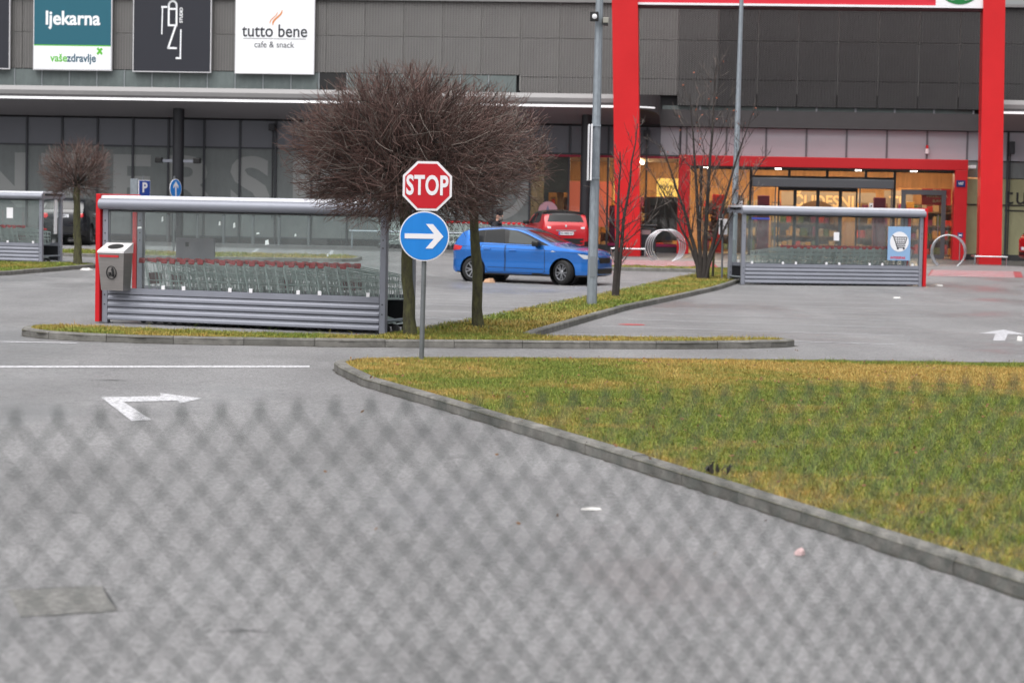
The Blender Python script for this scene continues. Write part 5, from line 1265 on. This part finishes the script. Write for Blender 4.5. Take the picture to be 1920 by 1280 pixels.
# trim: black A-pillar top and roof line highlight
CROSS = dict(
    top=[(-2.03, .70), (-2.02, .90), (-1.99, 1.05), (-1.93, 1.17), (-1.76, 1.44), (-1.62, 1.50), (-1.3, 1.545), (-.7, 1.575), (-.2, 1.57), (.15, 1.52), (.5, 1.39), (.9, 1.18), (1.05, 1.10), (1.3, 1.06), (1.7, .99), (1.95, .90), (2.05, .78), (2.09, .6)],
    plan=[(-2.03, .66), (-2.0, .74), (-1.85, .83), (-1.5, .88), (-1.0, .89), (.9, .89), (1.5, .88), (1.85, .80), (2.09, .55)],
    sect=[(.18, .92), (.3, .95), (.45, .975), (.6, .99), (.75, 1.0), (.9, .985), (1.0, .965), (1.08, .94), (1.2, .90), (1.35, .85), (1.5, .79), (1.6, .73)],
    bot=[(-2.03, .36), (-1.85, .28), (-1.5, .24), (1.5, .24), (2.09, .30)], drop=[(-2.03, .05), (-1.7, .07), (2.09, .05)],
    axles=(1.30, -1.306), R=.335, tw=.21, arch=.385, arch_in=.55, half=.89, roof_z=1.405, clad=.50,
    windows=[('window', [(-1.35, 1.40), (-.45, 1.46), (-.40, 1.09), (-1.2, 1.1), (-1.45, 1.18)], car_glass), ('window', [(-.35, 1.46), (-.05, 1.43), (.3, 1.3), (.75, 1.08), (-.33, 1.08)], car_glass)],
    doors=[([(-1.05, 1.03), (-.38, 1.04), (-.38, .34), (-.85, .34), (-1.1, .75)], -.88, .93), ([(-.35, 1.04), (.72, 1.02), (.75, .36), (-.35, .34)], -.15, .91)],
    mirror=(.6, 1.1), rear=[('rear_window', [(-.54, 1.41), (.54, 1.41), (.64, 1.16), (-.64, 1.16)], car_glass, .006), ('tail_lamp', [(-.74, 1.05), (-.50, 1.03), (-.46, .94), (-.54, .87), (-.76, .93)], lamp_red, .008), ('tail_lamp', [(.74, 1.05), (.50, 1.03), (.46, .94), (.54, .87), (.76, .93)], lamp_red, .008),
        ('lamp_lens', [(-.66, 1.0), (-.52, .99), (-.53, .93), (-.64, .93)], lamp_clear, .012), ('lamp_lens', [(.66, 1.0), (.52, .99), (.53, .93), (.64, .93)], lamp_clear, .012), ('chrome_bar', [(-.36, .885), (.36, .885), (.34, .85), (-.34, .85)], chrome, .010),
        ('bumper_insert', [(-.62, .60), (.62, .60), (.58, .40), (-.58, .40)], trim_b, .006), ('reflector', [(-.62, .52), (-.50, .52), (-.50, .48), (-.62, .48)], lamp_red, .012), ('reflector', [(.62, .52), (.50, .52), (.50, .48), (.62, .48)], lamp_red, .012), ('skid_plate', [(-.3, .42), (.3, .42), (.26, .37), (-.26, .37)], chrome, .012), ('wiper', [(-.02, 1.2), (.22, 1.185), (.22, 1.16), (-.05, 1.165)], trim_b, .012), ('badge', [(0, 1.07), (.04, 1.02), (0, .97), (-.04, 1.02)], chrome, .012)],
    front=[('windscreen', [(-.52, 1.48), (.52, 1.48), (.68, 1.14), (-.68, 1.14)], car_glass, .006)], plate=.77, reg='ZG 4035 KC')
red_car_paint = mat('red car paint', lin(178, 12, 28), .28, .1, coat=.7)
make_car('red crossover with a black roof parked facing the shop window', 'car', CROSS, (1.46, 78.9, gz(78.9)), math.radians(99), red_car_paint, 'cars in the car park', roof_m=mat('black roof paint', lin(20, 20, 22), .2, coat=.6), name='crossover_car')
SUV = dict(CROSS); SUV['top'] = [(x * 1.1, z * 1.05) for x, z in CROSS['top']]; SUV['plan'] = [(x * 1.1, z * 1.03) for x, z in CROSS['plan']]; SUV['bot'] = [(x * 1.1, z) for x, z in CROSS['bot']]; SUV['drop'] = [(x * 1.1, z) for x, z in CROSS['drop']]
SUV['half'] = .917; SUV['axles'] = (1.42, -1.42); SUV['R'] = .36; SUV['arch'] = .41; SUV['roof_z'] = 9
SUV['windows'] = [(n_, [(x * 1.08, z * 1.05) for x, z in p_], m) for n_, p_, m in CROSS['windows']]; SUV['rear'] = [(n_, [(y, z * 1.05) for y, z in p_], m, o_) for n_, p_, m, o_ in CROSS['rear'] if n_ not in ('chrome_bar', 'skid_plate', 'lamp_lens', 'badge')]
SUV['doors'] = [([(x * 1.05, z * 1.03) for x, z in p_], hx, hz) for p_, hx, hz in CROSS['doors']]; SUV['plate'] = 1.0; SUV['reg'] = 'ZG 1907 J'; SUV['mirror_m'] = chrome; SUV['rear'] = [(n_, p_, car_glass if n_ == 'rear_window' else m, o_) for n_, p_, m, o_ in SUV['rear']]
dark_paint = mat('black car paint', lin(20, 22, 30), .25, .2, coat=.7)
make_car('black sport utility car parked behind the small round tree', 'car', SUV, (-15.75, 80.2, gz(80.2)), math.radians(90), dark_paint, 'cars in the car park', name='utility_car')
make_car('red car just showing at the right picture edge', 'car', dict(HATCH), (19.35, 76.6, gz(76.6)), math.radians(4), red_car_paint, 'cars in the car park')

# ------------------------------------------------------------------ the man behind the blue car
def skin_mesh(name, verts, edges, radii, sub=2):
    me = bpy.data.meshes.new(name); me.from_pydata(verts, edges, []); ob = bpy.data.objects.new(name, me); COL.objects.link(ob)
    sk = ob.modifiers.new('skin', 'SKIN'); sk.use_smooth_shade = True
    if not me.skin_vertices:
        bm = bmesh.new(); bm.from_mesh(me); bm.verts.layers.skin.verify(); bm.to_mesh(me); bm.free()
    for i, q in enumerate(me.skin_vertices[0].data): q.radius = radii[i] if isinstance(radii[i], tuple) else (radii[i], radii[i]); q.use_root = (i == 0)
    sb_ = ob.modifiers.new('sub', 'SUBSURF'); sb_.levels = sub; sb_.render_levels = sub
    out = bpy.data.meshes.new_from_object(ob.evaluated_get(bpy.context.evaluated_depsgraph_get())); bpy.data.objects.remove(ob); return out
coat_m = mat('black jacket', lin(24, 25, 32), .8, var=.2, vscale=10, bump=.3, bscale=14); jeans = mat('dark trousers', lin(34, 36, 44), .85); skin_m = mat('skin', lin(196, 150, 128), .55); shoe_m = mat('black shoe', lin(20, 20, 22), .5); beard_m = mat('grey beard', lin(120, 112, 106), .9, var=.3, vscale=40, bump=.5, bscale=80)
man = thing('person', 'person in a black beanie and dark jacket standing behind the blue car', 'person', (-.50, 59.35, gz(59.35)), math.radians(-20))
# facing +x, head bowed
V_ = [(0, 0, .92), (.0, 0, 1.08), (.01, 0, 1.25), (.02, 0, 1.40), (.045, 0, 1.50), (.075, 0, 1.57), (.10, 0, 1.66), (.095, 0, 1.745),
      (0, -.10, .86), (.03, -.11, .48), (-.02, -.11, .10), (.0, .10, .86), (.02, .12, .48), (-.02, .12, .10), (.14, -.13, .045), (.14, .14, .045),
      (.02, -.19, 1.41), (.0, -.25, 1.15), (.17, -.21, .98), (.24, -.19, .93), (.02, .19, 1.41), (.0, .25, 1.15), (.17, .21, .98), (.24, .19, .93)]
E_ = [(0, 1), (1, 2), (2, 3), (3, 4), (4, 5), (5, 6), (6, 7), (0, 8), (8, 9), (9, 10), (0, 11), (11, 12), (12, 13), (10, 14), (13, 15), (3, 16), (16, 17), (17, 18), (18, 19), (3, 20), (20, 21), (21, 22), (22, 23)]
Rr_ = [(.15, .16), (.16, .15), (.17, .155), (.15, .14), (.075, .075), (.065, .065), (.095, .085), (.08, .075), .10, .075, .05, .10, .075, .05, .042, .042, .08, .065, .048, .04, .08, .065, .048, .04]
me = skin_mesh('body', V_, E_, Rr_)
for m_ in (coat_m, jeans, skin_m, shoe_m): me.materials.append(m_)
for p in me.polygons:
    c = p.center; p.material_index = 2 if (c.z > 1.535 or (c.x > .2 and c.z > .8)) else 0 if c.z > .84 else 1 if c.z > .09 else 3
put(me, 'body', man)
hat = MB().lathe([(.001, .145), (.05, .138), (.085, .11), (.103, .06), (.108, .0), (.108, -.03), (.100, -.03)], 20).mesh('beanie', mat('black knit', lin(20, 20, 24), .95, bump=.6, bscale=70), True, 60); put(hat, 'beanie', man, (.088, 0, 1.725), (0, math.radians(14), 0))
bd = MB().lathe([(.001, -.085), (.04, -.075), (.062, -.045), (.07, 0), (.06, .03), (.03, .035)], 16).mesh('beard', beard_m, True, 60); put(bd, 'beard', man, (.135, 0, 1.60), (0, math.radians(-25), 0))
MB().tube([(.175, 0, 1.69), (.205, 0, 1.655), (.185, 0, 1.645)], [.010, .017, .012], 8).build('nose', skin_m, man, True)
for s in (-1, 1):
    MB().lathe([(.001, -.008), (.011, 0), (.001, .008)], 8, 'X', (.183, s * .034, 1.695)).build('eye', black_plastic, man); MB().lathe([(.001, -.012), (.024, -.006), (.026, .006), (.001, .012)], 10, 'Y', (.09, s * .094, 1.665)).build('ear', skin_m, man)
MB().tube([(.045, -.11, 1.475), (.12, -.06, 1.465), (.14, 0, 1.46), (.12, .06, 1.465), (.045, .11, 1.475), (-.05, .06, 1.50), (-.06, 0, 1.51), (-.05, -.06, 1.50), (.045, -.11, 1.475)], .035, 8).build('collar', coat_m, man, True)
def hand(s):
    mb = MB(); b = Vector((.25, s * .19, .925)); mb.tube([b, b + Vector((.05, 0, -.025)), b + Vector((.085, 0, -.045))], [.030, .038, .032], 8)
    for i, L_ in enumerate((.062, .072, .068, .052)):
        p = b + Vector((.085, (-.026 + .0175 * i), -.047)); mb.tube([p, p + Vector((L_ * .5, 0, -.012)), p + Vector((L_ * .75, 0, -.04))], [.0095, .009, .007], 6)
    p = b + Vector((.03, -s * .035, -.01)); mb.tube([p, p + Vector((.035, -s * .02, -.01)), p + Vector((.06, -s * .018, -.025))], [.012, .010, .008], 6); return mb
put(MB().lathe([(.001, -.10), (.10, -.07), (.135, -.01), (.11, .06), (.001, .085)], 14, 'Z').mesh('hood', coat_m, True, 60), 'hood', man, (-.07, 0, 1.51), (0, math.radians(-30), 0))
for s in (-1, 1): hand(s).build('hand', skin_m, man, True)

# ------------------------------------------------------------------ litter and leaves on the ground
def scrap(name, label, cat, x, y, z, pts, h, m):
    R = random.Random(name + str(x)); n_ = len(pts); r = MB()
    r.add([(px, py, .0) for px, py in pts] + [(px * .85, py * .85, h * R.uniform(.5, 1.3)) for px, py in pts], [tuple(range(n_ - 1, -1, -1)), tuple(range(n_, 2 * n_))] + [(i, (i + 1) % n_, (i + 1) % n_ + n_, i + n_) for i in range(n_)])
    o = r.build(name, m); o.location = (x, y, z); tag(o, label, cat); return o
blob = lambda a, b, n_=9, sd=1: [(a * math.cos(2 * PI * i / n_) * (1 + .25 * math.sin(i * 2.3 + sd)), b * math.sin(2 * PI * i / n_) * (1 + .2 * math.cos(i * 1.7 + sd))) for i in range(n_)]
pap = mat('paper scrap', lin(226, 224, 222), .8, var=.1, vscale=30)
scrap('paper_scrap', 'crumpled white paper strip lying on the near road', 'litter', .53, 14.55, .004, blob(.065, .03), .012, pap)
scrap('crushed_cup', 'small pinkish crushed cup on the road near the kerb', 'litter', 1.68, 12.81, .004, blob(.028, .04, 9, 2), .035, mat('pinkish litter', lin(206, 176, 176), .6, var=.2, vscale=60))
scrap('red_scrap', 'flat red scrap on the parking bays right of the long island', 'litter', 2.04, 38.06, .005, blob(.22, .10, 9, 3), .006, mat('red litter', lin(190, 40, 50), .6))
scrap('plastic_cup', 'white cup lying beside the painted lane arrow', 'litter', 8.06, 35.5, .004, blob(.045, .05, 9, 4), .07, pap)
scrap('paper_scrap', 'white paper scrap below the small round-headed tree', 'litter', -11.35, 59.6, gz(59.6) + .004, blob(.16, .12, 9, 5), .05, pap)
scrap('paper_scrap', 'white scrap on the tarmac right of the cart sign shelter', 'litter', 11.5, 60.4, gz(60.4) + .004, blob(.10, .1, 9, 6), .03, pap)
scrap('paper_scrap', 'white scrap in front of the cart sign shelter', 'litter', 9.0, 52.5, .004, blob(.09, .1, 9, 7), .03, pap)
scrap('cardboard_scrap', 'torn brown cardboard behind the rear wheel of the blue car', 'litter', -.62, 57.2, gz(57.2) + .004, blob(.13, .12, 9, 8), .09, mat('cardboard', lin(196, 158, 128), .9, var=.2, vscale=20))
lf = thing('dead_leaves', 'dark dead leaves lying on the near kerb edge', 'leaves', (1.50, 16.0, .095)); R2 = random.Random(9)
for k in range(9):
    p = Vector((R2.uniform(-.09, .09), R2.uniform(-.05, .05), R2.uniform(.015, .045))); a = Vector((R2.gauss(0, 1), R2.gauss(0, 1), R2.gauss(0, .4))).normalized() * .05; b = a.orthogonal().normalized() * .022; n_ = a.cross(b).normalized() * .003
    MB().add([p - a, p + b, p + a, p - b, p - a * .9 + n_, p + b * .9 + n_, p + a * .9 + n_, p - b * .9 + n_], [(0, 1, 2, 3), (7, 6, 5, 4), (0, 4, 5, 1), (1, 5, 6, 2), (2, 6, 7, 3), (3, 7, 4, 0)]).build('leaf', mat('blackened leaf', (.03, .022, .018), .7), lf)

# ------------------------------------------------------------------ the wire fence right before the camera
fd = Vector((.83, .557, 0)).normalized(); f0 = Vector((-.33, 3.8, 0)) - fd * .86
fence = thing('wire_fence', 'grey-green chain link fence blurred close in front of the camera', 'fence', f0[:], math.atan2(fd.y, fd.x))
fw_m = mat('fence wire', lin(46, 58, 55), .6, .0)
cell = .0358; FH = 1.585; nseg = int(FH / .0405)
def zig(ph):
    pts = []
    for i in range(nseg + 1): pts.append(((cell if (i + ph) % 2 else 0) * 1.04 - .0007, .004 * (1 if (i + ph) % 2 else -1), .03 + i * FH / nseg))
    t = pts[-1]; pts += [(t[0] + (.006 if (nseg + ph) % 2 == 0 else -.006), 0, t[2] + .02)]
    return MB().tube(pts, .0025, 5).mesh('wire', fw_m)
Z0, Z1 = zig(0), zig(1); nW = int(2.86 / cell)
for k in range(nW): put(Z0 if k % 2 == 0 else Z1, 'wire', fence, (k * cell, 0, 0))
for x in (-.03, nW * cell + .03): MB().tube([(x, .03, -.3), (x, .03, 1.66)], .024, 12).build('post', mat('fence post', lin(84, 96, 90), .5, .3), fence, True)
for z in (.06, .85): MB().tube([(-.03, .006, z), (nW * cell + .03, .006, z)], .0018, 5).build('tension_wire', fw_m, fence)
